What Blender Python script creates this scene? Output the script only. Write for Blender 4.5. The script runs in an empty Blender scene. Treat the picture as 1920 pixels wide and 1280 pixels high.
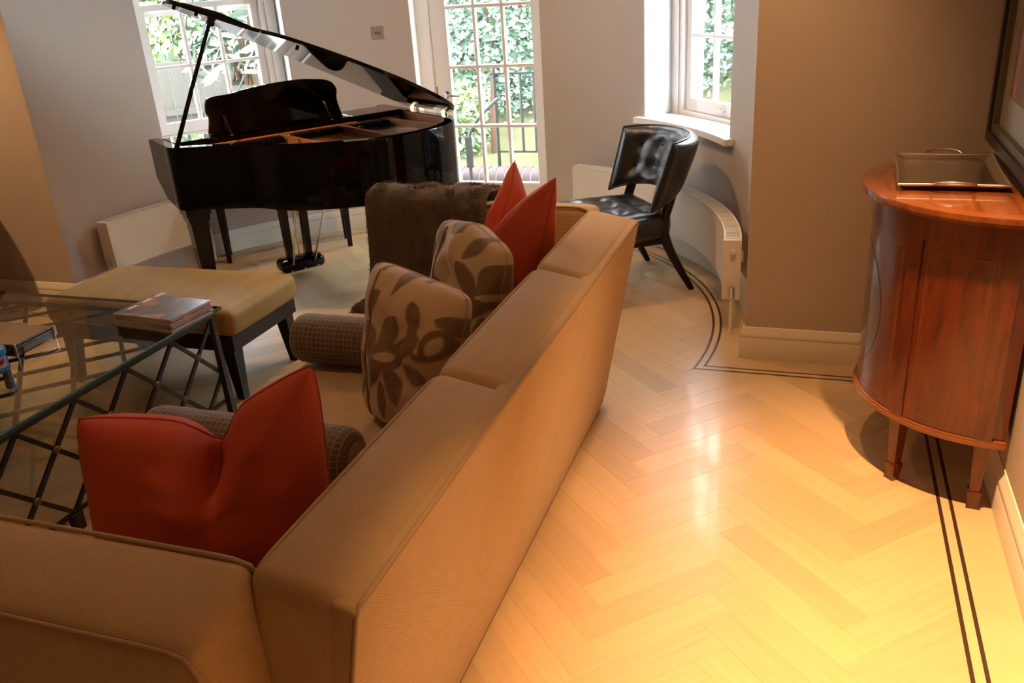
import bpy, bmesh, math, random
from math import sin, cos, pi, radians, sqrt, exp
from mathutils import Vector, Matrix, noise
random.seed(7)
scn = bpy.context.scene
COL = scn.collection

# ------------------------------------------------------------------ camera
F_PX = 1621.19
FW = Vector((-0.319, 0.863, -0.392)); RT = Vector((0.945, 0.320, -0.063)); UP = Vector((-0.071, 0.391, 0.918))
FW.normalize(); RT = (RT - FW*RT.dot(FW)).normalized(); UP = RT.cross(FW)
cam_d = bpy.data.cameras.new('camera'); cam = bpy.data.objects.new('camera', cam_d); COL.objects.link(cam)
cam_d.sensor_width = 36.0; cam_d.lens = F_PX/1920*36; cam_d.clip_start = 0.02; cam_d.clip_end = 200
M = Matrix((RT, UP, -FW)).transposed().to_4x4(); M.translation = Vector((0, 0, 1.65)); cam.matrix_world = M
scn.camera = cam
# ------------------------------------------------------------------ daylight and exposure
wd = bpy.data.worlds.new('overcast_sky'); scn.world = wd; wd.use_nodes = True
wn = wd.node_tree.nodes; bg = wn['Background']
bg.inputs[0].default_value = (0.86, 0.94, 1.0, 1); bg.inputs[1].default_value = 32.0
scn.view_settings.view_transform = 'Standard'; scn.view_settings.look = 'None'
scn.view_settings.gamma = 1.0; scn.view_settings.use_curve_mapping = False
scn.view_settings.exposure = 0.0
WARM = (1.0, 0.55, 0.235)
scn.cycles.max_bounces = 8; scn.cycles.transparent_max_bounces = 10

# ------------------------------------------------------------------ room numbers (metres)
XR, YE = 0.615, 3.66                 # right wall, end wall either side of the bow
CX, CY, RB = -2.141, 3.83, 1.895      # bow centre and radius
ZC = 2.72                            # ceiling
XL, YN = -6.6, -3.2                  # far left wall, wall behind the camera
TW = 0.36                            # bow wall thickness

# ------------------------------------------------------------------ helpers
def link(o, parent=None):
    COL.objects.link(o)
    if parent is not None: o.parent = parent
    return o
def tag(o, label=None, cat=None, group=None, kind=None):
    if label: o['label'] = label
    if cat: o['category'] = cat
    if group: o['group'] = group
    if kind: o['kind'] = kind
    return o
def thing(name, label, cat, loc=(0, 0, 0), rz=0.0, group=None):
    o = bpy.data.objects.new(name, None); o.empty_display_size = 0.05
    link(o); o.location = loc; o.rotation_euler = (0, 0, rz)
    return tag(o, label, cat, group)
def mk(name, verts, faces, mat, parent=None, smooth=None, uvs=None):
    me = bpy.data.meshes.new(name)
    me.from_pydata([tuple(v) for v in verts], [], faces)
    if uvs is not None:
        uv = me.uv_layers.new(name='UVMap')
        for lp in me.loops: uv.data[lp.index].uv = uvs[lp.vertex_index]
    me.validate(); me.update()
    bm = bmesh.new(); bm.from_mesh(me); bmesh.ops.recalc_face_normals(bm, faces=bm.faces); bm.to_mesh(me); bm.free()
    if smooth is not None:
        me.polygons.foreach_set('use_smooth', [True]*len(me.polygons))
        me.set_sharp_from_angle(angle=radians(smooth))
    me.materials.append(mat)
    o = bpy.data.objects.new(name, me)
    return link(o, parent)
class MB:
    """collects shapes of ONE part"""
    def __init__(s): s.v = []; s.f = []
    def add(s, v, f):
        n = len(s.v); s.v += [Vector(q) for q in v]; s.f += [[i+n for i in g] for g in f]; return s
    def box(s, a, b, bev=0.0, m=None, seg=2):
        v, f = boxvf(a, b, bev, seg)
        if m is not None: v = [m @ Vector(q) for q in v]
        return s.add(v, f)
    def tube(s, pts, r, n=10, caps=True): return s.add(*tubevf(pts, r, n, caps))
    def bar(s, a, b, w, h, up=(0, 0, 1)):
        a = Vector(a); b = Vector(b); d = (b-a).normalized(); sd = d.cross(Vector(up))
        if sd.length < 1e-5: sd = d.cross(Vector((1, 0, 0)))
        sd.normalize(); u = sd.cross(d); v = []
        for p in (a, b):
            for i, j in ((-1, -1), (1, -1), (1, 1), (-1, 1)): v.append(p+sd*(i*w/2)+u*(j*h/2))
        return s.add(v, [[0, 1, 2, 3], [7, 6, 5, 4], [0, 4, 5, 1], [1, 5, 6, 2], [2, 6, 7, 3], [3, 7, 4, 0]])
    def lathe(s, prof, c=(0, 0, 0), n=24, axis='z'): return s.add(*lathevf(prof, c, n, axis))
    def xf(s, m): s.v = [m @ q for q in s.v]; return s
    def mk(s, name, mat, parent=None, smooth=None): return mk(name, s.v, s.f, mat, parent, smooth)
def boxvf(a, b, bev=0.0, seg=2):
    a = Vector(a); b = Vector(b); c = (a+b)/2; h = (b-a)/2
    bm = bmesh.new(); bmesh.ops.create_cube(bm, size=2.0)
    for v in bm.verts: v.co = Vector((v.co.x*abs(h.x), v.co.y*abs(h.y), v.co.z*abs(h.z)))+c
    if bev > 0: bmesh.ops.bevel(bm, geom=list(bm.edges), offset=min(bev, 0.98*min(abs(h.x), abs(h.y), abs(h.z))), segments=seg, affect='EDGES', profile=0.5)
    bm.verts.index_update()
    v = [q.co.copy() for q in bm.verts]; f = [[q.index for q in g.verts] for g in bm.faces]; bm.free()
    return v, f
def tubevf(pts, r, n=10, caps=True):
    pts = [Vector(p) for p in pts]; m = len(pts)
    rs = r if isinstance(r, (list, tuple)) else [r]*m
    v = []; f = []; prev = None
    for i, p in enumerate(pts):
        d = (pts[min(i+1, m-1)]-pts[max(i-1, 0)]).normalized()
        if prev is None:
            sd = d.cross(Vector((0, 0, 1)))
            if sd.length < 1e-3: sd = d.cross(Vector((1, 0, 0)))
        else: sd = prev-d*prev.dot(d)
        sd.normalize(); prev = sd; u = d.cross(sd)
        for k in range(n):
            a = 2*pi*k/n; v.append(p+(sd*cos(a)+u*sin(a))*rs[i])
    for i in range(m-1):
        for k in range(n): f.append([i*n+k, i*n+(k+1) % n, (i+1)*n+(k+1) % n, (i+1)*n+k])
    if caps: f.append(list(range(n))[::-1]); f.append([(m-1)*n+k for k in range(n)])
    return v, f
def lathevf(prof, c=(0, 0, 0), n=24, axis='z'):
    c = Vector(c); v = []; f = []; m = len(prof)
    for r, z in prof:
        for k in range(n):
            a = 2*pi*k/n; q = (max(r, 1e-4)*cos(a), max(r, 1e-4)*sin(a), z)
            if axis == 'x': q = (q[2], q[0], q[1])
            if axis == 'y': q = (q[0], q[2], q[1])
            v.append(c+Vector(q))
    for i in range(m-1):
        for k in range(n): f.append([i*n+k, i*n+(k+1) % n, (i+1)*n+(k+1) % n, (i+1)*n+k])
    f.append(list(range(n))[::-1]); f.append([(m-1)*n+k for k in range(n)])
    return v, f
def prismvf(outline, z0, z1):
    n = len(outline); v = [Vector((x, y, z0)) for x, y in outline]+[Vector((x, y, z1)) for x, y in outline]
    f = [list(range(n))[::-1], [n+i for i in range(n)]]+[[i, (i+1) % n, n+(i+1) % n, n+i] for i in range(n)]
    return v, f
def roundbox(l, r, div=(6, 6, 6), bulge=(0, 0, 0)):
    """soft box centred at 0, rounded edges, crowned faces"""
    h = [x/2 for x in l]
    def ts(k):
        R = min(r, h[k]*0.99); a = [-h[k], -h[k]+R*0.12, -h[k]+R*0.35, -h[k]+R*0.65, -h[k]+R]
        n = div[k]; mid = [(-h[k]+R)+(2*(h[k]-R))*i/n for i in range(1, n)]
        return a+mid+[-x for x in a[::-1]]
    T = [ts(0), ts(1), ts(2)]; idx = {}; V = []; Fc = []
    def vid(p):
        key = tuple(round(x, 6) for x in p)
        if key not in idx:
            q = [max(-h[k]+min(r, h[k]*.99), min(h[k]-min(r, h[k]*.99), p[k])) for k in range(3)]
            d = Vector([p[k]-q[k] for k in range(3)]); w = Vector(q)
            if d.length > 1e-9:
                mx = max(abs(x) for x in d); w = w+d.normalized()*(mx if sum(abs(x) > 1e-9 for x in d) == 1 else min(r, *[h[k] for k in range(3)]) if mx > min(r, min(h))*0.999 else mx)
            u = [p[k]/h[k] for k in range(3)]
            for k in range(3):
                a, b = (k+1) % 3, (k+2) % 3
                w[k] += bulge[k]*u[k]*(1-u[a]**2)*(1-u[b]**2)
            idx[key] = len(V); V.append(w)
        return idx[key]
    for k in range(3):
        a, b = (k+1) % 3, (k+2) % 3
        for sgn in (-1, 1):
            for i in range(len(T[a])-1):
                for j in range(len(T[b])-1):
                    q = []
                    for di, dj in ((0, 0), (1, 0), (1, 1), (0, 1)):
                        p = [0, 0, 0]; p[k] = sgn*h[k]; p[a] = T[a][i+di]; p[b] = T[b][j+dj]; q.append(vid(p))
                    Fc.append(q if sgn > 0 else q[::-1])
    return V, Fc
def catmull(P, n=6, closed=False):
    P = [Vector(p) for p in P]; out = []; m = len(P)
    for i in range(m if closed else m-1):
        g = lambda k: P[k % m] if closed else P[max(0, min(m-1, k))]
        p0, p1, p2, p3 = g(i-1), g(i), g(i+1), g(i+2)
        for k in range(n):
            t = k/n
            out.append(0.5*((2*p1)+(p2-p0)*t+(2*p0-5*p1+4*p2-p3)*t*t+(3*p1-p0-3*p2+p3)*t**3))
    if not closed: out.append(P[-1])
    return out
def sweep(prof, path, name, mat, parent=None, closed_ends=True):
    """prof: (inward distance, z); path: list of (point2d, inward normal2d)"""
    n = len(prof); v = []; f = []
    for (p, nn) in path:
        for d, z in prof: v.append((p[0]+nn[0]*d, p[1]+nn[1]*d, z))
    for i in range(len(path)-1):
        for k in range(n): f.append([i*n+k, i*n+(k+1) % n, (i+1)*n+(k+1) % n, (i+1)*n+k])
    f.append(list(range(n))); f.append([(len(path)-1)*n+k for k in range(n)][::-1])
    return mk(name, v, f, mat, parent, 35)
def copy_tree(o, parent=None):
    c = o.copy(); COL.objects.link(c)
    if parent is not None: c.parent = parent
    for ch in list(o.children): copy_tree(ch, c)
    return c
def pol(a, r): return (CX+r*cos(radians(a)), CY+r*sin(radians(a)))

# ------------------------------------------------------------------ materials
def newmat(name):
    m = bpy.data.materials.new(name); m.use_nodes = True; nt = m.node_tree
    return m, nt, nt.nodes['Principled BSDF']
def N(nt, t, **kw):
    n = nt.nodes.new(t)
    for k, v in kw.items():
        if k.startswith('i_'):
            n.inputs[k[2:].replace('_', ' ')].default_value = v
        else: setattr(n, k, v)
    return n
def P(name, col, rough=0.5, metal=0.0, var=0.0, vscale=6.0, bump=0.0, bscale=200.0, coat=0.0, sheen=0.0, stretch=None, ior=1.5, spec=0.5, crough=0.03):
    m, nt, b = newmat(name)
    b.inputs['Base Color'].default_value = (*col, 1); b.inputs['Roughness'].default_value = rough
    b.inputs['Metallic'].default_value = metal; b.inputs['IOR'].default_value = ior
    b.inputs['Specular IOR Level'].default_value = spec
    if coat: b.inputs['Coat Weight'].default_value = coat; b.inputs['Coat Roughness'].default_value = crough
    if sheen: b.inputs['Sheen Weight'].default_value = sheen; b.inputs['Sheen Roughness'].default_value = 0.4; b.inputs['Sheen Tint'].default_value = (*[min(1, c*1.5+.1) for c in col], 1)
    tc = N(nt, 'ShaderNodeTexCoord'); co = tc.outputs['Object']
    if stretch:
        mp = N(nt, 'ShaderNodeMapping'); mp.inputs['Scale'].default_value = stretch; nt.links.new(co, mp.inputs[0]); co = mp.outputs[0]
    if var:
        n = N(nt, 'ShaderNodeTexNoise', i_Scale=vscale, i_Detail=5.0); nt.links.new(co, n.inputs['Vector'])
        mx = N(nt, 'ShaderNodeMixRGB'); mx.inputs[1].default_value = (*[c*(1-var) for c in col], 1); mx.inputs[2].default_value = (*[min(1, c*(1+var)) for c in col], 1)
        nt.links.new(n.outputs['Fac'], mx.inputs[0]); nt.links.new(mx.outputs[0], b.inputs['Base Color'])
    if bump:
        n = N(nt, 'ShaderNodeTexNoise', i_Scale=bscale, i_Detail=3.0); nt.links.new(co, n.inputs['Vector'])
        bp = N(nt, 'ShaderNodeBump', i_Strength=bump, i_Distance=0.004); nt.links.new(n.outputs['Fac'], bp.inputs['Height']); nt.links.new(bp.outputs[0], b.inputs['Normal'])
    return m
def weave_mat(name, col, col2, scale, rough=0.85, bump=0.5, sheen=0.2):
    """plain woven cloth: two crossing threads"""
    m, nt, b = newmat(name); b.inputs['Roughness'].default_value = rough; b.inputs['Specular IOR Level'].default_value = 0.25
    b.inputs['Sheen Weight'].default_value = sheen; b.inputs['Sheen Roughness'].default_value = 0.5
    tc = N(nt, 'ShaderNodeTexCoord')
    def wv(axis, sc):
        mp = N(nt, 'ShaderNodeMapping'); nt.links.new(tc.outputs['Object'], mp.inputs[0])
        w = N(nt, 'ShaderNodeTexWave', wave_type='BANDS', bands_direction=axis, i_Scale=sc, i_Distortion=0.6, i_Detail=1.0); nt.links.new(mp.outputs[0], w.inputs['Vector']); return w
    w1, w2 = wv('DIAGONAL', scale), wv('Y', scale*1.1)
    mul = N(nt, 'ShaderNodeMath', operation='MULTIPLY'); nt.links.new(w1.outputs['Fac'], mul.inputs[0]); nt.links.new(w2.outputs['Fac'], mul.inputs[1])
    ns = N(nt, 'ShaderNodeTexNoise', i_Scale=9.0, i_Detail=4.0); nt.links.new(tc.outputs['Object'], ns.inputs['Vector'])
    ad = N(nt, 'ShaderNodeMath', operation='MULTIPLY_ADD'); ad.inputs[1].default_value = 0.5; nt.links.new(mul.outputs[0], ad.inputs[0])
    n2 = N(nt, 'ShaderNodeMath', operation='MULTIPLY'); n2.inputs[1].default_value = 0.5; nt.links.new(ns.outputs['Fac'], n2.inputs[0]); nt.links.new(n2.outputs[0], ad.inputs[2])
    mx = N(nt, 'ShaderNodeMixRGB'); mx.inputs[1].default_value = (*col2, 1); mx.inputs[2].default_value = (*col, 1)
    nt.links.new(ad.outputs[0], mx.inputs[0]); nt.links.new(mx.outputs[0], b.inputs['Base Color'])
    bp = N(nt, 'ShaderNodeBump', i_Strength=bump, i_Distance=0.0015); nt.links.new(mul.outputs[0], bp.inputs['Height']); nt.links.new(bp.outputs[0], b.inputs['Normal'])
    return m
def wood_uv(name, c1, c2, rough, coat=0.0, grain=26.0, randomize=True, bump=0.05):
    m, nt, b = newmat(name); b.inputs['Roughness'].default_value = rough
    if coat: b.inputs['Coat Weight'].default_value = coat; b.inputs['Coat Roughness'].default_value = 0.08
    uv = N(nt, 'ShaderNodeUVMap'); oi = N(nt, 'ShaderNodeObjectInfo'); ge = N(nt, 'ShaderNodeNewGeometry')
    ad = N(nt, 'ShaderNodeMath', operation='ADD'); nt.links.new(oi.outputs['Random'], ad.inputs[0]); nt.links.new(ge.outputs['Random Per Island'], ad.inputs[1])
    fr = N(nt, 'ShaderNodeMath', operation='FRACT'); nt.links.new(ad.outputs[0], fr.inputs[0])
    sc = N(nt, 'ShaderNodeMath', operation='MULTIPLY'); sc.inputs[1].default_value = 37.0; nt.links.new(fr.outputs[0], sc.inputs[0])
    cb = N(nt, 'ShaderNodeCombineXYZ'); nt.links.new(sc.outputs[0], cb.inputs[0]); nt.links.new(sc.outputs[0], cb.inputs[1])
    va = N(nt, 'ShaderNodeVectorMath', operation='ADD'); nt.links.new(uv.outputs[0], va.inputs[0]); nt.links.new(cb.outputs[0], va.inputs[1])
    mp = N(nt, 'ShaderNodeMapping'); mp.inputs['Scale'].default_value = (1.2, grain, 1); nt.links.new(va.outputs[0], mp.inputs[0])
    n1 = N(nt, 'ShaderNodeTexNoise', i_Scale=2.4, i_Detail=6.0, i_Distortion=0.6); nt.links.new(mp.outputs[0], n1.inputs['Vector'])
    mx = N(nt, 'ShaderNodeMixRGB'); mx.inputs[1].default_value = (*c1, 1); mx.inputs[2].default_value = (*c2, 1); nt.links.new(n1.outputs['Fac'], mx.inputs[0])
    hs = N(nt, 'ShaderNodeHueSaturation'); nt.links.new(mx.outputs[0], hs.inputs['Color'])
    mr = N(nt, 'ShaderNodeMapRange'); mr.inputs['To Min'].default_value = 0.88; mr.inputs['To Max'].default_value = 1.07; nt.links.new(fr.outputs[0], mr.inputs['Value'])
    nt.links.new(mr.outputs[0], hs.inputs['Value']); nt.links.new(hs.outputs[0], b.inputs['Base Color'])
    bp = N(nt, 'ShaderNodeBump', i_Strength=bump, i_Distance=0.002); nt.links.new(n1.outputs['Fac'], bp.inputs['Height']); nt.links.new(bp.outputs[0], b.inputs['Normal'])
    return m
def glass_mat(name, tint, refl=1.0, rough=0.0):
    """thin sheet of clear glass: transmitted light plus Fresnel reflection"""
    m = bpy.data.materials.new(name); m.use_nodes = True; nt = m.node_tree
    for n in list(nt.nodes): nt.nodes.remove(n)
    out = N(nt, 'ShaderNodeOutputMaterial'); tr = N(nt, 'ShaderNodeBsdfTransparent'); tr.inputs[0].default_value = (*tint, 1)
    gl = N(nt, 'ShaderNodeBsdfGlossy'); gl.inputs['Roughness'].default_value = rough
    fr = N(nt, 'ShaderNodeFresnel', i_IOR=1.5); mu = N(nt, 'ShaderNodeMath', operation='MULTIPLY'); mu.inputs[1].default_value = refl
    nt.links.new(fr.outputs[0], mu.inputs[0]); mx = N(nt, 'ShaderNodeMixShader'); nt.links.new(mu.outputs[0], mx.inputs[0])
    nt.links.new(tr.outputs[0], mx.inputs[1]); nt.links.new(gl.outputs[0], mx.inputs[2]); nt.links.new(mx.outputs[0], out.inputs[0])
    return m
def emis(name, col, st):
    m = bpy.data.materials.new(name); m.use_nodes = True; nt = m.node_tree
    b = nt.nodes['Principled BSDF']; b.inputs['Base Color'].default_value = (0.8, 0.8, 0.8, 1)
    b.inputs['Emission Color'].default_value = (*col, 1); b.inputs['Emission Strength'].default_value = st
    return m

M_WALL = P('taupe_wall_paint', (0.47, 0.41, 0.36), 0.8, var=0.02, vscale=3)
M_CEIL = P('ceiling_paint', (0.78, 0.76, 0.72), 0.8)
M_WHITE = P('white_gloss_paint', (0.88, 0.87, 0.86), 0.35)
M_SKIRT = P('cream_skirting_paint', (0.74, 0.69, 0.60), 0.4)
M_EXT = P('white_render', (0.85, 0.85, 0.84), 0.8, var=0.05)
M_OAK = wood_uv('oak_block', (0.45, 0.30, 0.155), (0.55, 0.39, 0.22), 0.33, coat=0.15)
M_OAKB = P('oak_border', (0.50, 0.35, 0.195), 0.34, var=0.14, vscale=5, coat=0.15)
M_WENGE = P('dark_inlay_strip', (0.035, 0.018, 0.012), 0.35)
M_SUB = P('subfloor_brown', (0.22, 0.15, 0.08), 0.7)  # plain brown of the slab under the oak blocks
M_SOFA = weave_mat('beige_sofa_weave', (0.62, 0.43, 0.225), (0.43, 0.285, 0.14), 95)
M_PIPE = P('sofa_piping', (0.43, 0.295, 0.165), 0.85, bump=0.3, bscale=900)
M_RED = P('red_cushion_cotton', (0.53, 0.074, 0.028), 0.75, var=0.12, vscale=5, bump=0.15, bscale=700, sheen=0.25)
M_REDP = P('red_cushion_seam', (0.36, 0.042, 0.02), 0.8)
M_FUR = P('brown_fur', (0.135, 0.098, 0.062), 0.95, var=0.5, vscale=22, bump=1.0, bscale=210, sheen=0.8, stretch=(1, 1, .45))
M_BLK = P('black_piano_lacquer', (0.003, 0.003, 0.0035), 0.04, spec=0.32)
M_MAHOG = P('red_inner_rim_wood', (0.42, 0.13, 0.038), 0.3, var=0.3, vscale=5, coat=0.3, stretch=(1, 1, 8))
M_PLATE = P('bronze_iron_plate', (0.52, 0.25, 0.10), 0.4, metal=0.5, var=0.15, vscale=8)
M_FELT = P('dark_red_felt', (0.16, 0.02, 0.02), 0.95)
M_STEEL = P('chrome', (0.72, 0.72, 0.73), 0.18, metal=1.0)
M_BRASS = P('brass', (0.75, 0.52, 0.22), 0.22, metal=1.0)
M_OLDBRASS = P('aged_brass', (0.23, 0.13, 0.05), 0.45, metal=0.8)
M_STRING = P('steel_strings', (0.55, 0.50, 0.46), 0.35, metal=1.0)
M_WOODB = P('ebonised_wood', (0.010, 0.008, 0.007), 0.42, spec=0.3)
M_IRON = P('black_wrought_iron', (0.012, 0.011, 0.010), 0.45, bump=0.15, bscale=120)
M_LEATHER = P('black_leather', (0.010, 0.010, 0.012), 0.30, bump=0.25, bscale=260, spec=0.7)
M_SUEDE = P('mustard_hide', (0.37, 0.24, 0.08), 0.6, var=0.28, vscale=5, bump=0.15, bscale=300, stretch=(2.5, 0.7, 1), sheen=0.15)
M_CAB = None
M_GLASS = glass_mat('window_glass', (0.97, 0.98, 0.98), 0.6)
M_TGLASS = glass_mat('table_glass', (0.80, 0.90, 0.86), 1.0)
M_TEDGE = P('green_glass_edge', (0.03, 0.10, 0.085), 0.12, coat=0.4)
M_RAD = P('radiator_enamel', (0.76, 0.72, 0.66), 0.35)
M_SILVER = P('silver_plate', (0.84, 0.81, 0.76), 0.24, metal=1.0, bump=0.03, bscale=60)

# ------------------------------------------------------------------ the room shell
slab = mk('floor', *boxvf((XL-.1, YN-.1, -0.12), (XR+.1, YE+2.4, -0.006)), M_SUB); tag(slab, kind='structure')

AC = math.degrees(math.asin((YE-CY)/RB)); HX = RB*cos(radians(AC))      # where the bow meets the end walls
WINS = [dict(a0=131.3, a1=159.3, sill=0.785, head=2.30), dict(a0=78.4, a1=106.0, sill=-0.01, head=2.12), dict(a0=26.2, a1=53.7, sill=0.785, head=2.30)]
def arcblock(mb, a0, a1, r0, r1, z0, z1, step=2.5):
    n = max(1, int(math.ceil((a1-a0)/step))); v = []; f = []
    for i in range(n+1):
        a = a0+(a1-a0)*i/n
        for r, z in ((r0, z0), (r1, z0), (r1, z1), (r0, z1)): x, y = pol(a, r); v.append((x, y, z))
    for i in range(n):
        for k in range(4): f.append([i*4+k, i*4+(k+1) % 4, (i+1)*4+(k+1) % 4, (i+1)*4+k])
    f.append([0, 1, 2, 3]); f.append([n*4+k for k in (3, 2, 1, 0)]); mb.add(v, f); return mb
bow = MB(); arcblock(bow, AC, 1.0, RB, RB+.012, -0.05, ZC, 1.0); arcblock(bow, 179.0, 180-AC, RB, RB+.012, -0.05, ZC, 1.0); a = 0.0
for w in sorted(WINS, key=lambda w: w['a0']):
    arcblock(bow, a, w['a0'], RB, RB+TW, -0.05, ZC)
    if w['sill'] > 0: arcblock(bow, w['a0'], w['a1'], RB, RB+TW, -0.05, w['sill'])
    arcblock(bow, w['a0'], w['a1'], RB, RB+TW, w['head'], ZC); a = w['a1']
arcblock(bow, a, 180.0, RB, RB+TW, -0.05, ZC)
tag(bow.mk('wall_bow', M_WALL, smooth=30), kind='structure')
rev = MB()   # white painted reveals and outer cheeks of the openings
for w in WINS:
    for aa, sg in ((w['a0'], 1), (w['a1'], -1)):
        arcblock(rev, min(aa, aa+sg*0.12), max(aa, aa+sg*0.12), RB+0.004, RB+TW+0.01, max(w['sill'], 0), w['head'])
    arcblock(rev, w['a0'], w['a1'], RB+0.004, RB+TW+.01, w['head']-0.008, w['head'])
tag(rev.mk('trim_1', M_WHITE, smooth=30), kind='structure')
tag(mk('wall_end_right', *boxvf((CX+RB, YE, -0.05), (XR+0.2, YE+0.3, ZC)), M_WALL), kind='structure')
tag(mk('wall_end_left', *boxvf((XL-.2, YE, -0.05), (CX-RB, YE+0.3, ZC)), M_WALL), kind='structure')
tag(mk('wall_right', *boxvf((XR, YN-.2, -0.05), (XR+0.2, YE, ZC)), M_WALL), kind='structure')
tag(mk('wall_left', *boxvf((XL-.2, YN-.2, -0.05), (XL, YE, ZC)), M_WALL), kind='structure')
tag(mk('wall_back', *boxvf((XL, YN-.2, -0.05), (XR, YN, ZC)), M_WALL), kind='structure')
tag(mk('ceiling', *boxvf((XL-.2, YN-.2, ZC), (XR+.2, YE+2.4, ZC+0.15)), M_CEIL), kind='structure')

SK = [(0, 0), (0.018, 0), (0.018, 0.095), (0.0155, 0.100), (0.0175, 0.106), (0.014, 0.118), (0.009, 0.130), (0.004, 0.145), (0, 0.147)]
sweep(SK, [((XR, YN), (-1, 0)), ((XR, YE-.018), (-1, 0))], 'baseboard_right', M_SKIRT); tag(bpy.data.objects['baseboard_right'], kind='structure')
# end wall right turns the corner into the bow
def arcpath(a0, a1, step=3):
    n = max(1, int(abs(a1-a0)/step)); return [(pol(a0+(a1-a0)*i/n, RB), (-cos(radians(a0+(a1-a0)*i/n)), -sin(radians(a0+(a1-a0)*i/n)))) for i in range(n+1)]
p1 = [((XR-.018, YE), (0, -1)), ((CX+HX, YE), (-1.09, -1))]+arcpath(AC+2, 78.2)
tag(sweep(SK, p1, 'baseboard_bow_right', M_SKIRT), kind='structure')
p2 = arcpath(106.2, 178-AC)+[((CX-HX, YE), (1.09, -1)), ((XL, YE), (0, -1))]
tag(sweep(SK, p2, 'baseboard_bow_left', M_SKIRT), kind='structure')

# ------------------------------------------------------------------ herringbone floor: 100 x 500 mm oak blocks
BW, BL, CH = 0.1, 0.5, 0.0007
def block_mesh(name, sgn):
    """block with its left short edge starting at the origin, running up-right (+1) or down-right (-1)"""
    d = Vector((1, sgn, 0))/sqrt(2); p = Vector((1, -sgn, 0))/sqrt(2)
    v = []; uv = []
    for z, i in ((-0.006, 0), (-CH, 0), (0, CH)):
        for s, t in ((i, i), (BL-i, i), (BL-i, BW-i), (i, BW-i)):
            q = d*s+p*t; v.append((q.x, q.y, z)); uv.append((s, t))
    f = [[8, 9, 10, 11]]
    for l in (0, 4):
        for k in range(4): f.append([l+k, l+(k+1) % 4, l+4+(k+1) % 4, l+4+k])
    return v, f, uv
def blk(name, sgn):
    v, f, uv = block_mesh(name, sgn); o = mk(name, v, f, M_OAK, None, None, uv); me = o.data; bpy.data.objects.remove(o); return me
ME_A, ME_B = blk('floor_block', 1), blk('floor_block_b', -1)
def to_px(p):
    q = Vector(p)-Vector((0, 0, 1.65)); z = q.dot(FW)
    return (960+F_PX*q.dot(RT)/z, 640-F_PX*q.dot(UP)/z, z) if z > 0.05 else None
def inside_herring(x, y, m=0.0):
    if x > 0.437+m or x < XL+0.05-m or y < YN+0.05-m: return False
    if y < YE-0.16+m: return True
    return (x-CX)**2+(y-CY)**2 < (RB-0.155+m)**2
blocks = []
S2 = sqrt(2); stepx = BL*S2; stepy = BW*S2; X0, Y0 = -0.56, 2.238
for k in range(-10, 4):
    for j in range(-46, 30):
        xa, ya = X0+k*stepx, Y0+j*stepy
        blocks.append((xa, ya, 1))
        blocks.append((xa+BL/S2, ya+BL/S2-stepy, -1))     # butts against the side of the block above
keep = []
for (x, y, s) in blocks:
    d = Vector((1, s))/S2; p = Vector((1, -s))/S2
    cs = [Vector((x, y))+d*u+p*t for u in (0.02, BL-.02) for t in (.02, BW-.02)]
    if any(inside_herring(c.x, c.y) for c in cs):
        ctr = Vector((x, y))+d*BL/2+p*BW/2; a = to_px((ctr.x, ctr.y, 0)); score = 0
        hidden = (-1.75 < ctr.x < -0.78 and 0.6 < ctr.y < 3.3)
        if a and -60 < a[0] < 1980 and 300 < a[1] < 1330 and not hidden and inside_herring(ctr.x, ctr.y): score = 1/a[2]**2*(0.2 if ctr.y < 1.2 and ctr.x < -0.8 else 1)
        keep.append((score, x, y, s))
keep.sort(reverse=True)
def clipwhole(x, y, s): return True
fb = 0; sv = []; sf = []; suv = []
for score, x, y, s in keep:
    if score > 0 and fb < 300:
        o = bpy.data.objects.new('floor_block', ME_A if s > 0 else ME_B); link(o, slab); o.location = (x, y, 0); fb += 1
    else:
        v, f, uv = block_mesh('b', s); n = len(sv); jit = random.random()*50
        sv += [(q[0]+x, q[1]+y, q[2]) for q in v]; suv += [(q[0]+jit, q[1]+jit) for q in uv]; sf += [[i+n for i in g] for g in f]
o = mk('distant_floor_blocks', sv, sf, M_OAK, slab, None, suv); tag(o, kind='stuff')
# border: oak edging with two dark inlay strips, following walls and bow
def path_off(d, part):
    """polyline at distance d from the walls: right wall -> end wall -> bow -> left end wall"""
    r = RB-d; yy = YE-d
    a_r = math.degrees(math.asin((yy-CY)/r))
    pts = [(XR-d, YN), (XR-d, yy)]
    n = 60
    pts += [pol(a_r+(180-2*a_r)*i/n, r) for i in range(n+1)]
    pts += [(XL, yy)]
    return pts
def ribbon(name, d0, d1, z0, z1, mat):
    A, B = path_off(d0, 0), path_off(d1, 0); v = []; f = []
    for a_, b_ in zip(A, B): v += [(*a_, z0), (*a_, z1), (*b_, z1), (*b_, z0)]
    for i in range(len(A)-1):
        for k in range(4): f.append([i*4+k, i*4+(k+1) % 4, (i+1)*4+(k+1) % 4, (i+1)*4+k])
    return mk(name, v, f, mat, slab)
ribbon('border_board', 0.0, 0.128, -0.006, 0.0004, M_OAKB)
ribbon('inlay_strip', 0.128, 0.139, -0.006, 0.0005, M_WENGE)
ribbon('border_fillet', 0.139, 0.163, -0.006, 0.0004, M_OAKB)
ribbon('inlay_strip', 0.163, 0.174, -0.006, 0.0005, M_WENGE)

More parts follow.
